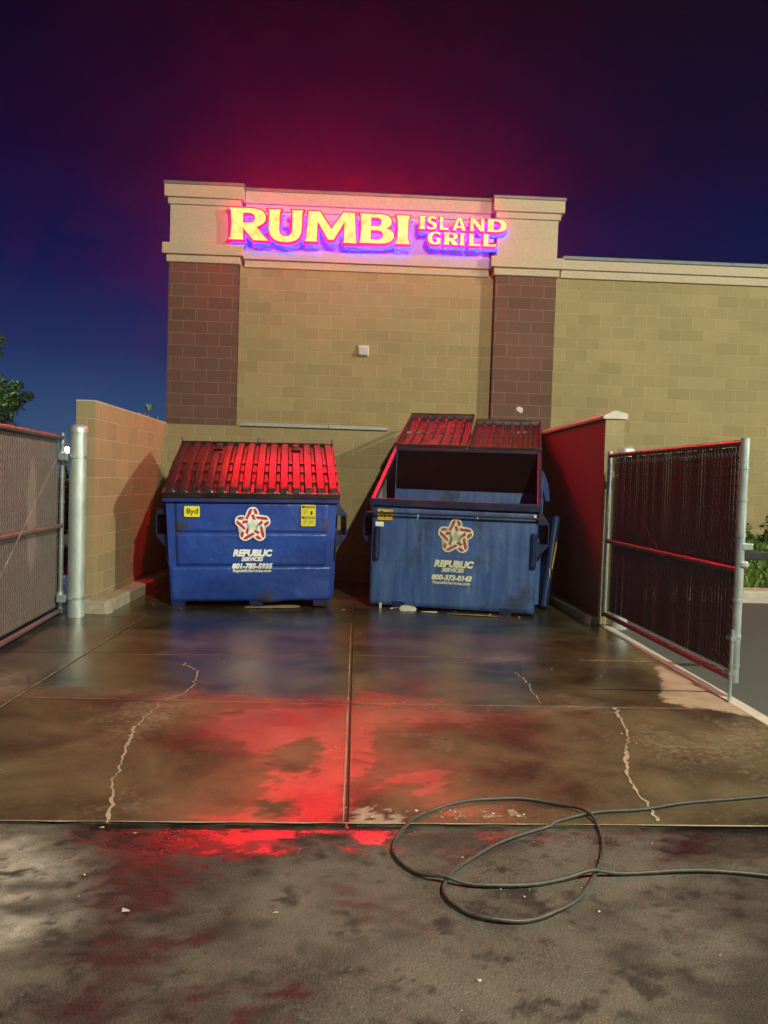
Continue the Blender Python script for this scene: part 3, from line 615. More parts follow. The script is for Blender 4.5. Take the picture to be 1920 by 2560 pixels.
def rrect(x0, x1, z0, z1, r_, n=4):
    P = []
    for cx, cz, a0 in ((x1-r_, z1-r_, 0), (x0+r_, z1-r_, 90), (x0+r_, z0+r_, 180), (x1-r_, z0+r_, 270)):
        P += [(cx+r_*math.cos(R(a0+90*k/n)), cz+r_*math.sin(R(a0+90*k/n))) for k in range(n+1)]
    return P
def emblem(cx, cz, rad, y, parent, aged):
    wv, rv, mv = ('aged_vinyl', 'aged_red_vinyl', 'aged_mint_vinyl') if aged else ('white_vinyl', 'red_vinyl', 'mint_vinyl')
    C0 = (738, 608); sc = rad/440.0
    def T(P, k):
        a_ = -2*math.pi*k/5; out = []
        for px, pz in P:
            x = (px-C0[0])*sc; z = -(pz-C0[1])*sc; out.append((cx+x*math.cos(a_)-z*math.sin(a_), cz+x*math.sin(a_)+z*math.cos(a_)))
        return out
    arm = [(520, 400), (548, 375), (590, 270), (620, 210), (665, 170), (735, 152), (805, 165), (855, 205), (885, 265), (900, 330), (898, 368)]
    out = []
    for k in range(5): out += T(arm, k)
    o = flat(out, y, 'emblem', M[wv], parent)
    reds = []
    for k in range(5):
        reds += [T([(556, 462), (640, 245), (668, 205), (722, 197), (728, 214), (690, 330), (672, 352), (618, 465)], k),
                 T([(750, 205), (790, 199), (830, 225), (850, 270), (862, 332), (786, 334), (774, 290)], k), T([(692, 352), (768, 346), (816, 470), (745, 474)], k)]
    multi_flat(reds, y-.0012, 'emblem_ribbon', M[rv], o)
    star = []
    for k in range(5): star += T([(738, 430)], k) + [(cx+rad*.165*math.sin(R(36+72*k)), cz+rad*.165*math.cos(R(36+72*k)))]
    flat(star, y-.0012, 'emblem_star', M[mv], o)
    return o
def dumpster(name, label, loc, rot, o_):
    root = empty(name, loc, rot); tag(root, label, 'dumpster')
    W0, W1 = o_['w0'], .94; HB, HF, HR, DP, DB = .075, 1.185, o_['hr'], 1.46, 1.36; TH = .012
    body, dark = o_['paint'], o_['dark']
    zf = lambda y: HF+(HR-HF)*(y/DP)
    # body shell ------------------------------------------------
    m = MB()
    lv = [(HB, W0), (.46, None), (.83, None), (HF, W1)]
    wz = lambda z: W0+(W1-W0)*(z-HB)/(HF-HB)
    m.hexa([(-W0, 0, HB), (W0, 0, HB), (W0, TH, HB), (-W0, TH, HB), (-W1, 0, HF), (W1, 0, HF), (W1, TH, HF), (-W1, TH, HF)])
    for sgn in (-1, 1):
        # sides (inner + outer skin)
        y0 = TH
        pts = [(sgn*W0, y0, HB), (sgn*W0, DB, HB), (sgn*W1, DP, HR), (sgn*W1, y0, HF)]; pi_ = [(p_[0]-sgn*TH, p_[1], p_[2]) for p_ in pts]
        m.add(pts+pi_, [(0, 1, 2, 3), (7, 6, 5, 4), (0, 4, 5, 1), (1, 5, 6, 2), (2, 6, 7, 3), (3, 7, 4, 0)])
        for yy in (.45, .95):  # side stiffeners
            zt = zf(yy)-.08; m.hexa([(sgn*wz(HB), yy-.04, HB), (sgn*(W0+.05), yy-.04, HB), (sgn*(W0+.05), yy+.04, HB), (sgn*wz(HB), yy+.04, HB), (sgn*(W1), yy-.04, zt), (sgn*(W1+.05), yy-.04, zt), (sgn*(W1+.05), yy+.04, zt), (sgn*W1, yy+.04, zt)])
    m.hexa([(-W0+TH, DB-TH, HB), (W0-TH, DB-TH, HB), (W0-TH, DB, HB), (-W0+TH, DB, HB), (-W1+TH, DP-TH, HR), (W1-TH, DP-TH, HR), (W1-TH, DP, HR), (-W1+TH, DP, HR)])
    m.box(-W0+TH, W0-TH, TH, DB-TH, HB, HB+.01)
    b = m.build('body', M[body], root, bevel=.003)
    # front face detail
    if o_['creased']:
        # three overlapping sheets with creases and corner posts
        for z0, z1, pr in ((HB-.004, .452, .010), (.462, .822, .006), (.834, HF-.02, .003)):
            q = MB(); nx, nz = 40, 10; V = []
            for j in range(nz+1):
                for i in range(nx+1):
                    z = z0+(z1-z0)*j/nz; x = (-1+2*i/nx)*(wz(z)-.09 if z0 > .4 else wz(z)-.004)
                    y = -pr-.006*math.sin(x*2.3+z*5)*math.sin(math.pi*j/nz)-(.018*math.exp(-((x-.16)/.10)**2-((z-HB)/.08)**2)+.014*math.exp(-((x-.48)/.07)**2-((z-HB-.05)/.07)**2))*(z0 < .4)
                    zz = z
                    if z0 < .4 and j == 0: zz -= .02*math.exp(-((x-.2)/.12)**2)
                    V.append((x, y, zz))
            q.add(V, [(j*(nx+1)+i, j*(nx+1)+i+1, (j+1)*(nx+1)+i+1, (j+1)*(nx+1)+i) for j in range(nz) for i in range(nx)], True)
            p_ = q.build('front_panel', M['bin_blue_front'], b, fix=False)
            sd = p_.modifiers.new('thick', 'SOLIDIFY'); sd.thickness = .012; sd.offset = -1
            for v in p_.data.polygons: pass
        FY = -.022
    else:
        q = MB(); nx, nz = 36, 20; V = []
        for j in range(nz+1):
            for i in range(nx+1):
                z = HB-.05+(HF-HB+.04)*j/nz; x = (-1+2*i/nx)*(wz(z)-.002); y = -.006-.010*math.sin(x*2.0+1)*math.sin(z*3.1)*(1-abs(-1+2*i/nx)**4)
                V.append((x, y, z))
        q.add(V, [(j*(nx+1)+i, j*(nx+1)+i+1, (j+1)*(nx+1)+i+1, (j+1)*(nx+1)+i) for j in range(nz) for i in range(nx)], True)
        p_ = q.build('front_panel', M[body], b, fix=False); sd = p_.modifiers.new('thick', 'SOLIDIFY'); sd.thickness = .01; sd.offset = -1
        FY = -.020
    # inside lining, black on the upper rear and the back of the sides
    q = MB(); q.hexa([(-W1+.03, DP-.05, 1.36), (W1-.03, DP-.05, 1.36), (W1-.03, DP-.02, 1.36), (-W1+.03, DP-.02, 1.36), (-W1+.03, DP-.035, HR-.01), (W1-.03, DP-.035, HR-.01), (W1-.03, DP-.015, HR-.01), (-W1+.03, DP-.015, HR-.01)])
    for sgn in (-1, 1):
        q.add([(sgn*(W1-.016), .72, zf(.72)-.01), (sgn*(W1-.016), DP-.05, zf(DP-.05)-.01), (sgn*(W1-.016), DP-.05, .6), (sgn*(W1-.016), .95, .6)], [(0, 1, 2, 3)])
    q.build('black_lining', M['flat_black'], b, fix=False)
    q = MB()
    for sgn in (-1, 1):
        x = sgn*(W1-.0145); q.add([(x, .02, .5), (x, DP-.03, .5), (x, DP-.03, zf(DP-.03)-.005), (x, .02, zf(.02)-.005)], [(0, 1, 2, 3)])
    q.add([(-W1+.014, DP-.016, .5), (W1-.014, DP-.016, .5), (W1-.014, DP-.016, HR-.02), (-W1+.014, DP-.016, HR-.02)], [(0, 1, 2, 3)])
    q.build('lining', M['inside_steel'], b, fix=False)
    # rim ------------------------------------------------------
    m = MB(); RW = W1+.028
    m.box(-RW, RW, -.045, .022, HF-.02, HF+.065)
    for sgn in (-1, 1):
        xa, xb = sorted((sgn*(W1-.022), sgn*RW))
        m.hexa([(xa, .0221, HF-.02), (xb, .0221, HF-.02), (xb, DP+.02, HR-.03), (xa, DP+.02, HR-.03), (xa, .0221, HF+.063), (xb, .0221, HF+.063), (xb, DP+.02, HR+.03), (xa, DP+.02, HR+.03)])
    m.box(-W1+.0221, W1-.0221, DP-.03, DP+.025, HR-.045, HR+.025)
    m.build('rim', M[o_['rim']], root, bevel=.006)
    # skids
    for xs_ in o_['skids']:
        m = MB(); m.hexa([(xs_-.07, -.005, 0), (xs_+.07, -.005, 0), (xs_+.07, DB-.05, 0), (xs_-.07, DB-.05, 0), (xs_-.08, -.008, HB-.001), (xs_+.08, -.008, HB-.001), (xs_+.08, DB-.03, HB-.001), (xs_-.08, DB-.03, HB-.001)])
        m.build('skid', M[dark], root, bevel=.004)
    # fork pockets
    for sgn in (-1, 1):
        m = MB(); x0 = sgn*(W1-.005); x1 = sgn*(W1+.125); z0, z1 = .80, 1.02; ya, yb = .12, 1.05; th = .012
        def bx(a0, a1, *r_): a0, a1 = sorted((a0, a1)); m.box(a0, a1, *r_)
        bx(x0, x1, ya, yb, z1, z1+th); bx(x0, x1, ya, yb, z0-th, z0); bx(x1-sgn*th, x1, ya, yb, z0+.0005, z1-.0005)
        for yy in (ya-.006, yb-.02):
            m.prism([(x0, z1+.19), (x1, z1+th+.001), (x1, z1+.0135), (x0, z1+.0135)], 'y', yy, yy+.02); m.prism([(x0, z0-.0135), (x1, z0-.0135), (x0, z0-.17)], 'y', yy, yy+.02)
        m.build('fork_pocket', M[dark], root, bevel=.003)
    return root, b, FY, (HF, HR, DP, W1, RW)

# ---- left dumpster, lids shut
L_ = dict(paint='bin_blue', dark='bin_blue_dark', rim='bin_rim', creased=True, w0=.885, hr=1.83, skids=(-.80, .05, .76))
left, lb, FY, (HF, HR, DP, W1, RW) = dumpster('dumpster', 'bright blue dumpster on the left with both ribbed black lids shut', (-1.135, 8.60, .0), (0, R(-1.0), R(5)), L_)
left.location.z = .010
LL = math.hypot(DP+.06, HR-HF-.03)+.02; ang = math.atan2(HR+.035-(HF+.085), DP+.06)
for sx in (-1, 1):
    o = lid_mesh('lid', RW-.008, LL, M['lid_plastic'], left, 3+sx); o.location = (sx*(RW/2), DP+.02, HR+.035); o.rotation_euler = (ang, 0, 0)
m = MB()
for sx in (-.965, 0.0, .96): m.tube([(sx, DP+.01, HR-.03), (sx, DP+.03, HR+.13)], .010, 8)
m.tube([(-.97, DP+.045, HR+.035), (.97, DP+.045, HR+.035)], .012, 8); m.build('hinge_rod', M['bin_blue_dark'], left)
d = flat(rrect(-.74, -.57, 1.0, 1.12, .012), FY, 'size_sticker', M['yellow_vinyl'], left); text_mesh('sticker_lettering', '8yd', .085, (-.652, FY-.0012, 1.062), M['black_vinyl'], d, off=.0012, sx=1.08)
d = flat(rrect(.54, .70, .905, 1.145, .014), FY, 'caution_sticker', M['yellow_vinyl'], left)
q = [rrect(.548, .692, 1.108, 1.136, .003), rrect(.548, .692, .990, 1.016, .003)]; multi_flat(q, FY-.0012, 'sticker_band', M['black_vinyl'], d)
text_mesh('sticker_lettering', 'CAUTION', .025, (.630, FY-.0024, 1.1225), M['yellow_vinyl'], d, off=.0004); text_mesh('sticker_lettering', 'CUIDADO', .025, (.630, FY-.0024, 1.0035), M['yellow_vinyl'], d, off=.0004)
pic = []
def ring(cx, cz, r1, r2, n=14): return [[(cx+r1*math.cos(6.2832*k/n), cz+r1*math.sin(6.2832*k/n)), (cx+r2*math.cos(6.2832*k/n), cz+r2*math.sin(6.2832*k/n)), (cx+r2*math.cos(6.2832*(k+1)/n), cz+r2*math.sin(6.2832*(k+1)/n)), (cx+r1*math.cos(6.2832*(k+1)/n), cz+r1*math.sin(6.2832*(k+1)/n))] for k in range(n)]
def frame(x0, x1, z0, z1, t_=.002): return [[(x0, z0), (x1, z0), (x1, z0+t_), (x0, z0+t_)], [(x0, z1-t_), (x1, z1-t_), (x1, z1), (x0, z1)], [(x0, z0+t_), (x0+t_, z0+t_), (x0+t_, z1-t_), (x0, z1-t_)], [(x1-t_, z0+t_), (x1, z0+t_), (x1, z1-t_), (x1-t_, z1-t_)]]
for zc, in ((1.062,), (.948,)):
    pic += frame(.550, .618, zc-.036, zc+.036) + frame(.622, .690, zc-.036, zc+.036) + ring(.584, zc+.004, .022, .026)
    pic += [[(.568, zc-.012), (.572, zc-.016), (.600, zc+.020), (.596, zc+.024)], [(.580, zc-.006), (.588, zc-.006), (.590, zc+.014), (.578, zc+.014)]]
pic += [[(.644, 1.05), (.668, 1.05), (.668, 1.08), (.644, 1.08)], [(.634, 1.05), (.656, 1.032), (.678, 1.05)]]
for k in range(4): pic.append([(.630, .966-k*.012), (.682, .966-k*.012), (.682, .971-k*.012), (.630, .971-k*.012)])
multi_flat(pic, FY-.0012, 'sticker_pictogram', M['black_vinyl'], d)
emblem(.005, .915, .196, FY-.001, left, False)
text_mesh('lettering', 'REPUBLIC', .098, (.0, FY, .600), M['white_vinyl'], left, .22, .0062, sx=.99)
text_mesh('lettering', 'SERVICES', .058, (.0, FY, .533), M['white_vinyl'], left, .22, .0030, sx=.98)
text_mesh('lettering', '801-785-5935', .078, (.0, FY, .490-.035), M['white_vinyl'], left, .22, .0046, sx=1.0)
text_mesh('lettering', 'RepublicServices.com', .047, (.0, FY-.001, .405), M['white_vinyl'], left, .2, .0016, sx=1.03)

# ---- right dumpster, open
R_ = dict(paint='bin_blue_faded', dark='bin_blue_dark', rim='bin_rim_dark', creased=False, w0=.938, hr=1.88, skids=(-.60, .62))
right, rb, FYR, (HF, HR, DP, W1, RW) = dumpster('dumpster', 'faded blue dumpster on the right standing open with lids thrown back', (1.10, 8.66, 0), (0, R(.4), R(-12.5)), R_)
right.location.z = .006
o = lid_mesh('lid', RW-.03, 1.42, M['lid_plastic_worn'], right, 11); o.location = (-RW/2, DP+.03, HR+.06); o.rotation_euler = (R(180+21), 0, 0)
o = lid_mesh('lid', RW-.03, 1.42, M['lid_plastic_worn'], right, 15); o.location = (RW/2, DP+.03, HR+.05); o.rotation_euler = (R(180+18.5), 0, 0)
m = MB(); m.tube([(-.97, DP+.04, HR+.05), (.97, DP+.04, HR+.05)], .012, 8)
for sx in (-.955, 0.0, .955): m.tube([(sx, DP+.02, HR-.03), (sx, DP+.04, HR+.10)], .011, 8)
m.build('hinge_rod', M['bin_blue_dark'], right)
m = MB(); m.tube([(-1.0, -.075, 1.085), (1.02, -.075, 1.095)], .012, 10)
for sx in (-.93, .95): m.box(sx-.012, sx+.012, -.08, .02, 1.075, 1.16)
m.build('lock_bar', M['dark_steel'], right)
for sx in (-.87, .90):
    m = MB(); m.prism([(sx-.036, -.022), (sx-.030, -.055), (sx, -.068), (sx+.030, -.055), (sx+.036, -.022)], 'z', .55, .93); m.build('bumper', M['bin_blue_dark'], right, bevel=.008)
d = flat(rrect(-.875, -.70, 1.0, 1.125, .012), FYR, 'size_sticker', M['aged_yellow_vinyl'], right); text_mesh('sticker_lettering', '8yd', .088, (-.785, FYR-.0012, 1.075), M['black_vinyl'], d, off=.0012, sx=1.08)
flat(rrect(-.895, -.80, .925, .98, .004), FYR, 'barcode_sticker', M['white_vinyl'], right)
flat(rrect(.89, .93, 1.105, 1.13, .002), FYR, 'paper_scrap', M['white_vinyl'], right)
for q in ((-.40, -.394, -.092, -.089, 1.035, 1.09), (.27, .276, -.092, -.089, 1.06, 1.09)):
    m = MB(); m.box(*q); m.build('zip_tie', M['white_vinyl'], right)
emblem(.03, .85, .200, FYR-.001, right, True)
text_mesh('lettering', 'REPUBLIC', .100, (.015, FYR, .535), M['aged_vinyl'], right, .22, .0062, sx=1.0)
text_mesh('lettering', 'SERVICES', .060, (.01, FYR, .467), M['aged_vinyl'], right, .22, .0030)
text_mesh('lettering', '800-373-0143', .080, (.0, FYR, .378), M['aged_vinyl'], right, .22, .0046)
text_mesh('lettering', 'RepublicServices.com', .048, (.0, FYR, .322), M['aged_vinyl'], right, .2, .0014, sx=1.02)

# ================================================================== gates
def gate(name, label, hinge, ang, L, slatm, wirem, side, extra):
    """local x runs from the hinge stile to the free end; local -y*side faces the enclosure opening viewer"""
    g = empty(name, (hinge[0], hinge[1], 0), (0, 0, ang)); tag(g, label, 'gate'); Z0, ZM, Z1 = extra.get('z0', .05), .91, 1.79
    m = MB(); m.tube([(0, 0, Z0-.03), (0, 0, Z1+.045)], .024, 12); m.build('hinge_stile', M['galvanised'], g)
    m = MB(); m.tube([(L, 0, Z0-.02), (L, 0, Z1+.03)], .030, 12); m.build('end_stile', M['galvanised'], g)
    for z in (Z0, ZM, Z1):
        m = MB(); m.tube([(.024, 0, z), (L-.024, 0, z)], .023, 12); m.build('rail', M['rail_brown'], g)
    m = MB(); n = int((L-.09)/.0505)
    rr = random.Random(9)
    for k in range(n):
        x = .05+k*.0505; tw = rr.uniform(-.0015, .0015); z1 = Z1-.018+rr.uniform(-.006, .004)
        m.hexa([(x, .034+tw, Z0+.04), (x+.0474, .034-tw, Z0+.04), (x+.0474, .0352-tw, Z0+.04), (x, .0352+tw, Z0+.04), (x, .034-tw, z1), (x+.0474, .034+tw, z1), (x+.0474, .0352+tw, z1), (x, .0352-tw, z1)])
    m.build('privacy_slats', M[slatm], g)
    m = MB(); nz = int((Z1-Z0-.06)/.034)
    for yo, in ((.029,), (.041,)):
        for k in range(int((L-.06)/.055)):
            x = .035+k*.055; pts = [(x+(.0275 if j % 2 else -.0275)+.0, yo+(-.004 if j % 2 else .004)*1.0, Z0+.03+j*.034) for j in range(nz+1)]
            m.tube(pts, .0025, 4, False)
    m.build('chain_link', M[wirem], g, fix=False)
    m = MB(); m.tube([(.03, -.028, Z1-.04), (L-.05, -.028, Z0+.04)] if not extra.get('flip') else [(L-.05, -.028, Z1-.04), (.03, -.028, Z0+.04)], extra.get('rod', .004), 6)
    m.build('truss_rod', M[extra.get('rodm', 'galvanised')], g)
    for z in (.25, .45, .70, 1.15, 1.40, 1.62):
        for x, r_ in ((0, .029), (L, .034)): m = MB(); m.lathe([(r_, z-.011), (r_, z+.011)], x, 0, 14); m.build('tension_band', M['galvanised'], g)
    return g
gl = gate('gate', 'left chain link gate with grey brown slats swung toward the camera', (-2.945, 7.80), math.atan2(6.2-7.8, -2.80+2.945), 2.55, 'slat_stained', 'mesh_wire', 1, {'z0': .06})
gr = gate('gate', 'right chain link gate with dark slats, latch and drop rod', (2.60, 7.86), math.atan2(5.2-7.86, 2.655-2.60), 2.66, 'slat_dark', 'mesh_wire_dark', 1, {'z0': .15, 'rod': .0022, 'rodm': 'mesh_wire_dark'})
# mesh faces: left gate shows its +x side, right gate its -x side
for ch in gl.children:
    pass
for ch in gr.children:
    if ch.name.split('.')[0] in ('privacy_slats', 'chain_link', 'truss_rod'): ch.scale = (1, 1, 1)
# left gate: pieces offset so that the wire is on the visible side
for ch in gl.children:
    if ch.name.split('.')[0] in ('privacy_slats', 'chain_link', 'truss_rod'): ch.scale = (1, -1, 1)
# drop rod, latch on the right gate's free end
Lr = 2.66
m = MB(); m.tube([(Lr+.034, -.045, .50), (Lr+.034, -.045, .16), (Lr+.045, -.05, -.005)], .013, 10)
for z in (.2, .44): m.box(Lr-.02, Lr+.05, -.062, -.02, z-.012, z+.012)
m.build('drop_rod', M['galvanised'], gr)
m = MB(); m.box(Lr-.01, Lr+.02, .025, .42, .985, 1.045); o = m.build('latch_bar', M['dark_steel'], gr, bevel=.006)
q = MB(); q.box(Lr-.035, Lr+.033, .0, .075, 1.052, 1.10); q.build('latch_bracket', M['galvanised'], o, bevel=.006)
q = MB(); q.box(Lr-.03, Lr+.03, .0, .045, .925, .975); q.lathe([(.045, .94), (.045, .965)], Lr, .02, 10); q.build('latch_ring', M['galvanised'], o, bevel=.006)
q = MB(); q.box(Lr-.02, Lr+.028, .30, .32, .96, 1.05); q.build('latch_clip', M['galvanised'], o)

# hinge posts
def post(loc, label, h_, r_=.085):
    p_ = empty('gate_post', (loc[0], loc[1], 0)); tag(p_, label, 'post', 'steel gate hinge posts')
    m = MB(); m.lathe([(r_, -.01), (r_, h_-.02)], 0, 0, 28); m.build('pipe', M['post_galvanised'], p_)
    m = MB(); m.lathe([(r_+.006, h_-.06), (r_+.006, h_-.015), (r_*.9, h_+.012), (r_*.5, h_+.028), (.004, h_+.033)], 0, 0, 28); m.build('cap', M['post_galvanised'], p_)
    return p_
p1 = post((-2.79, 7.80), 'thick galvanised post left of the tan block wall, holding the left gate', 1.90, .082)
p2 = post((2.79, 7.92), 'galvanised post showing only its cap behind the right gate', 1.87, .082)
for p_, z, sx in ((p1, 1.60, -1), (p1, .19, -1)):
    m = MB(); m.lathe([(.088, z-.014), (.088, z+.014)], 0, 0, 24); m.box(.078, .115, -.02, .02, z-.02, z+.02) if sx > 0 else None; m.box(-.155, -.07, -.105, -.07, z-.035, z+.035); m.tube([(-.155, -.02, z-.05), (-.155, -.02, z+.05)], .036, 12); m.tube([(-.02, -.11, z), (-.02, -.07, z)], .014, 8)
    m.build('hinge', M['galvanised'], p_, bevel=.003)
m = MB(); m.lathe([(.088, 1.586), (.088, 1.614)], 0, 0, 24); m.box(-.19, -.07, -.06, -.03, 1.57, 1.63); m.build('hinge', M['galvanised'], p2)

# ================================================================== hose
H = [(3.6, 3.95), (2.6, 3.66), (1.989, 3.522), (1.6, 3.443), (1.35, 3.358), (1.126, 3.316), (0.893, 3.214), (0.642, 3.052), (0.466, 2.884), (0.37, 2.742), (0.352, 2.631), (0.401, 2.543), (0.487, 2.489), (0.613, 2.485), (0.736, 2.55), (0.848, 2.657), (0.951, 2.825), (1.035, 3.015), (1.071, 3.207), (1.027, 3.331), (0.903, 3.416), (0.739, 3.446), (0.565, 3.418), (0.386, 3.322), (0.254, 3.179), (0.188, 3.009), (0.203, 2.877), (0.279, 2.774), (0.36, 2.736), (0.491, 2.703), (0.679, 2.717), (0.903, 2.783), (1.141, 2.813), (1.398, 2.83), (1.581, 2.80), (2.0, 2.66), (2.8, 2.3)]
def catmull(P, n=8):
    out = []
    for i in range(1, len(P)-2):
        p0, p1_, p2_, p3 = map(np.array, (P[i-1], P[i], P[i+1], P[i+2]))
        for k in range(n):
            u = k/n; out.append(tuple(.5*((2*p1_)+(-p0+p2_)*u+(2*p0-5*p1_+4*p2_-p3)*u*u+(-p0+3*p1_-3*p2_+p3)*u**3)))
    return out
C_ = catmull(H); N_ = len(C_); pts = []
for k, (x, y) in enumerate(C_):
    z = .010+.0
    zz = .010 + .016*math.exp(-((x-.36)**2+(y-2.73)**2)/.004)*(k > N_*.6) + .017*math.exp(-((x-1.0)**2+(y-3.27)**2)/.006)*(k > N_*.4)*(k < N_*.7) + .017*math.exp(-((x-.92)**2+(y-2.79)**2)/.004)*(k > N_*.75) + .004*math.sin(k*.23)**2
    pts.append((x, y, zz-(.013 if y < 3.19+.018*x else 0)))
m = MB(); m.tube(pts, .0078, 10); tag(m.build('hose', M['hose_rubber'], fix=False), 'thin black rubber hose lying in two loops at the pad edge', 'hose')

# ================================================================== litter
def crumple(name, pts, loc, rz, th, mat, label, cat, seed=1, bend=.02, group=None):
    rr = random.Random(seed); n = len(pts); m = MB(); zs = [rr.uniform(0, bend) for _ in pts]
    c0 = (sum(p_[0] for p_ in pts)/n, sum(p_[1] for p_ in pts)/n)
    top = [(p_[0], p_[1], th+z) for p_, z in zip(pts, zs)]; bot = [(p_[0], p_[1], z) for p_, z in zip(pts, zs)]
    m.add(top+[(c0[0], c0[1], th+bend*.6)]+bot+[(c0[0], c0[1], bend*.6)], [(i, (i+1) % n, n) for i in range(n)]+[((i+1) % n+n+1, i+n+1, 2*n+1) for i in range(n)]+[(i, i+n+1, (i+1) % n+n+1, (i+1) % n) for i in range(n)])
    o = m.build(name, M[mat]); o.location = (*loc, .002); o.rotation_euler = (0, 0, rz); return tag(o, label, cat, group)
crumple('cardboard_sheet', [(-.27, -.05), (-.1, -.07), (.2, -.06), (.28, .0), (.2, .16), (-.22, .14)], (-.87, 8.62), .1, .005, 'cardboard', 'flattened brown cardboard sheet under the left dumpster', 'cardboard', 3)
crumple('cardboard_sheet', [(-.15, -.03), (.16, -.04), (.2, .05), (-.1, .10)], (-1.06, 8.58), .0, .004, 'cardboard', 'small cardboard flap left of the larger sheet under the left dumpster', 'cardboard', 5, .008)
m = MB(); m.lathe([(.001, .012), (.06, .014), (.085, .010), (.10, .004), (.10, .0)], 0, 0, 20); o = m.build('plastic_lid', M['paper'], fix=True); o.location = (.62, 8.70, .012); o.rotation_euler = (R(16), 0, 0); tag(o, 'round pale plastic lid under the right dumpster', 'plate')  # white plastic lid lying on the ground, a shallow disc
crumple('paper_scrap', [(-.08, -.02), (.09, -.025), (.10, .02), (-.04, .03)], (.84, 8.56), -.2, .003, 'paper', 'cream paper scrap right of the round plastic lid under the dumpster', 'paper', 7, .015)
crumple('paper_scrap', [(-.05, -.02), (.05, -.01), (.06, .02), (-.03, .02)], (.46, 8.72), .3, .003, 'paper', 'small white scrap left of the round plastic lid under the dumpster', 'paper', 8, .02)
m = MB(); m.lathe([(.016, 0), (.020, .05), (.022, .055)], 0, 0, 12); o = m.build('paper_cup', M['paper']); o.location = (.31, 8.82, 0); tag(o, 'tiny white cup at the left skid of the right dumpster', 'cup')
crumple('cardboard_sheet', [(-.25, -.02), (.1, -.04), (.3, -.02), (.1, .06)], (1.30, 8.42), -.22, .004, 'cardboard', 'brown cardboard strip under the right end of the open dumpster', 'cardboard', 12, .015)
# blue plastic leaning between the open dumpster and the right wall
def slab_obj(name, p0, p1, wdt, th, mat, label, cat):
    p0, p1 = Vector(p0), Vector(p1); t_ = (p1-p0); L = t_.length; root = empty(name, p0); tag(root, label, cat)
    z = t_.normalized(); y = Vector((0, 1, 0)); y = (y-z*y.dot(z)).normalized(); x = y.cross(z); root.rotation_euler = Matrix((x, y, z)).transposed().to_euler(); return root, L
root, L = slab_obj('leaning_board', (2.25, 8.95, .03), (2.44, 9.25, 1.10), .5, .05, 'blue_plastic', 'dark blue plastic board with yellow stripes leaning in the dark by the right wall', 'board')
m = MB(); P = [(-.05+.05*math.cos(R(a_)), .0) for a_ in (0,)]
m.prism([(-.045, 0), (.0, -.035), (.045, 0), (.045, .30), (.0, .34), (-.045, .30)], 'z', 0, L); m.build('sheet', M['blue_plastic'], root, bevel=.015)
m = MB(); m.hexa([(.006, -.052, .46), (.022, -.042, .46), (.022, -.036, .46), (.006, -.046, .46), (.020, -.048, .80), (.038, -.034, .80), (.038, -.028, .80), (.020, -.042, .80)])
m.hexa([(-.004, -.054, .36), (.010, -.050, .34), (.010, -.044, .34), (-.004, -.048, .36), (-.020, -.046, .46), (-.008, -.050, .46), (-.008, -.044, .46), (-.020, -.040, .46)]); m.build('stripe', M['aged_yellow_vinyl'], root)
root, L = slab_obj('plastic_sheet', (2.40, 9.45, 1.18), (2.27, 9.55, 1.74), .3, .04, 'blue_plastic', 'rounded bright blue plastic lid beside the upper right of the open dumpster', 'lid')
simple('blue_plastic_bright', (.012, .05, .20), .8, var=.15)
m = MB(); m.prism([(0.02, .08), (.045, .2), (.055, .32), (.04, .45), (.01, .52), (-.05, .52), (-.03, .1)], 'y', 0, .05); m.build('shell', M['blue_plastic_bright'], root, bevel=.02)
# grit
rr = random.Random(21); m = MB()
def grain(x, y, s2, z0=0):
    vs = [(x+rr.gauss(0, s2), y+rr.gauss(0, s2), z0+abs(rr.gauss(0, s2*.5))+.002) for _ in range(7)]
    bm = bmesh.new(); [bm.verts.new(v) for v in vs]; r_ = bmesh.ops.convex_hull(bm, input=bm.verts[:]); bm.verts.index_update()
    m.add([v.co[:] for v in bm.verts], [[v.index for v in fc.verts] for fc in bm.faces]); bm.free()
for _ in range(45):
    x, y = rr.uniform(-1.5, 1.9), rr.uniform(1.9, 3.15); grain(x, y, rr.choice((.0012, .002, .0035)), -.014)
for _ in range(40): grain(rr.uniform(-2, 2.4), rr.uniform(3.3, 8.4), rr.choice((.002, .003, .004)))
for _ in range(45): grain(rr.uniform(-2.3, 2.2), rr.uniform(8.35, 8.8), rr.choice((.003, .006, .009)))
for x, y, s2 in ((-.72, 2.53, .010), (-.23, 2.53, .005), (-1.0, 3.14, .006)): grain(x, y, s2, -.014)
for x0, x1, n in ((-.04, .9, 40),):
    for _ in range(n//2): grain(rr.uniform(x0, x1), 3.24+.018*.4+rr.uniform(0, .10), rr.choice((.003, .004, .005)))
tag(m.build('grit', M['grit_stone'], fix=False), 'loose pale grit and chips on the ground', 'grit', kind='stuff')

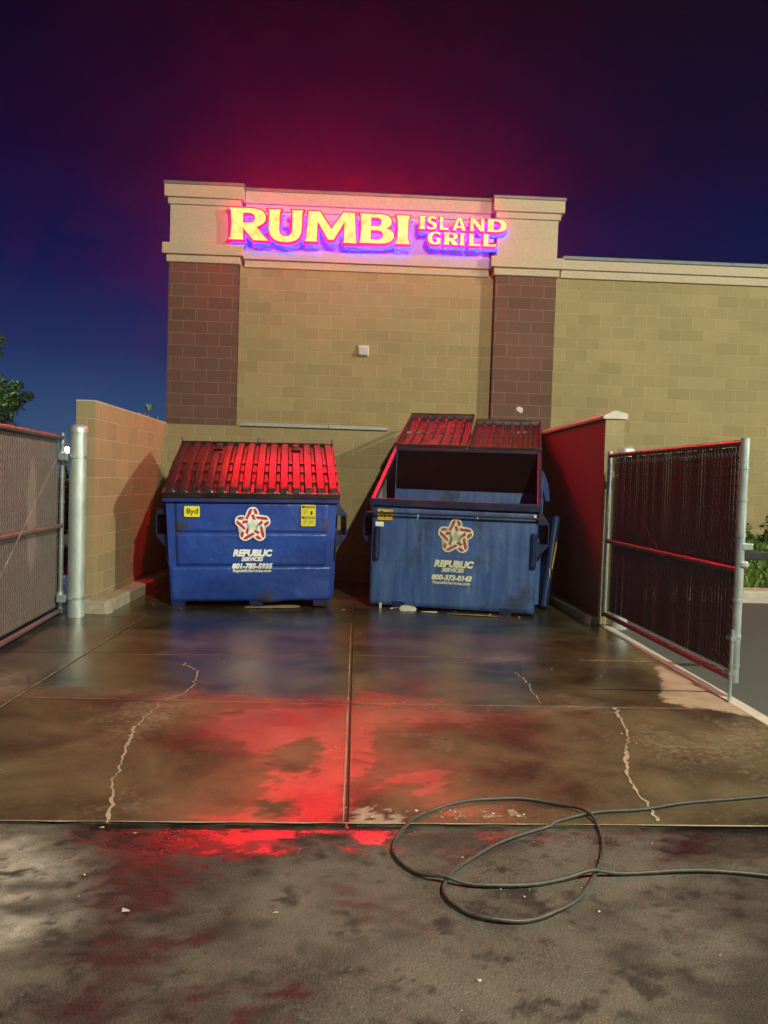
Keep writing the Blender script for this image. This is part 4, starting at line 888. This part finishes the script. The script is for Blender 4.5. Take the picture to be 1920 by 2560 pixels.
# ================================================================== vegetation and far lamp on the left
def tree(x, y, blobs, trunk_top, label, mat, size, cat='tree', tr=.12):
    o = empty(cat, (x, y, 0)); tag(o, label, cat); rr = random.Random(int(abs(x*31))); s2 = MB(); m = MB()
    s2.tube([(0, 0, 0), (.05, .02, trunk_top*.5), (0, 0, trunk_top)], [tr, tr*.8, tr*.5], 8)
    for (bx_, by_, bz_, br_, n) in blobs:
        s2.tube([(0, 0, trunk_top*.75), (bx_*.5, by_*.5, (bz_+trunk_top*.75)/2+.1), (bx_, by_, bz_)], [tr*.35, tr*.2, tr*.08], 5)
        leaf_blob(m, bx_, by_, bz_, br_, br_, br_*.8, n, size, rr)
    s2.build('trunk', M['bark'], o); m.build('crown', mat, o, fix=False)
TX, TY = -8.35, 18.0
rr = random.Random(2); bl = []
for k in range(34):
    a_ = rr.uniform(0, 6.28); q = rr.uniform(.2, 1); bl.append((math.cos(a_)*1.05*q, math.sin(a_)*1.0*q, rr.uniform(2.0, 3.7)-q*.5, rr.uniform(.20, .36), 190))
bl += [(.52, -.5, 4.35, .18, 130), (.45, -.4, 4.1, .16, 100), (.95, -.5, 3.35, .17, 110), (1.12, -.3, 3.15, .14, 90), (.0, 0, 4.3, .3, 160), (-.3, 0, 4.0, .35, 160)]
tree(TX-.25, TY, bl, 2.4, 'green leafy tree at the left edge above the gate', M['leaf_green'], .055)
tree(-3.62, 12.3, [(.22, 0, 2.35, .10, 60), (.30, 0, 2.52, .07, 40), (.02, 0, 2.3, .12, 70), (-.28, 0, 2.42, .07, 36), (-.3, 0, 2.2, .14, 70), (.42, 0, 2.3, .08, 40)], 1.9, 'thin pale leafed weed showing over the left block wall', M['leaf_pale'], .035, 'weed', .02)
bl = [(rr.uniform(-.5, .6), rr.uniform(-.6, .6), rr.uniform(.3, 1.45), .3, 150) for _ in range(14)]
tree(-4.2, 11.0, bl, .8, 'dark bush in the gap between left gate and post', M['leaf_dark'], .05, 'bush', .05)
fl = empty('street_lamp', (-29.75, 80, 0)); tag(fl, 'distant lit white street lamp seen between left gate and post', 'street lamp')
m = MB(); m.tube([(0, 0, 0), (0, 0, 3.5)], [.09, .06], 8); m.build('pole', M['galvanised'], fl)
m = MB(); m.lathe([(.05, 3.5), (.22, 3.6), (.26, 3.9), (.15, 4.1), (.02, 4.15)], 0, 0, 12); m.build('lamp_head', M['far_lamp'], fl)
# thin air volume added to make the red glare round the sign
t = NT('glow_haze'); t.t.nodes.remove(t.b); pv = t.n('ShaderNodeVolumePrincipled'); pv.inputs['Color'].default_value = (.9, .9, 1, 1); pv.inputs['Density'].default_value = .0029; pv.inputs['Anisotropy'].default_value = .84
t.l(pv.outputs[0], t.t.nodes['Material Output'].inputs['Volume'])
m = MB(); m.box(-61, 61, -21, 141, -1.1, 9.5); tag(m.build('haze', t.m), 'thin haze added over the lot to make the red glow near the sign', 'haze', kind='stuff')
print('faces', sum(len(o.data.polygons) for o in scn.objects if o.type == 'MESH'))
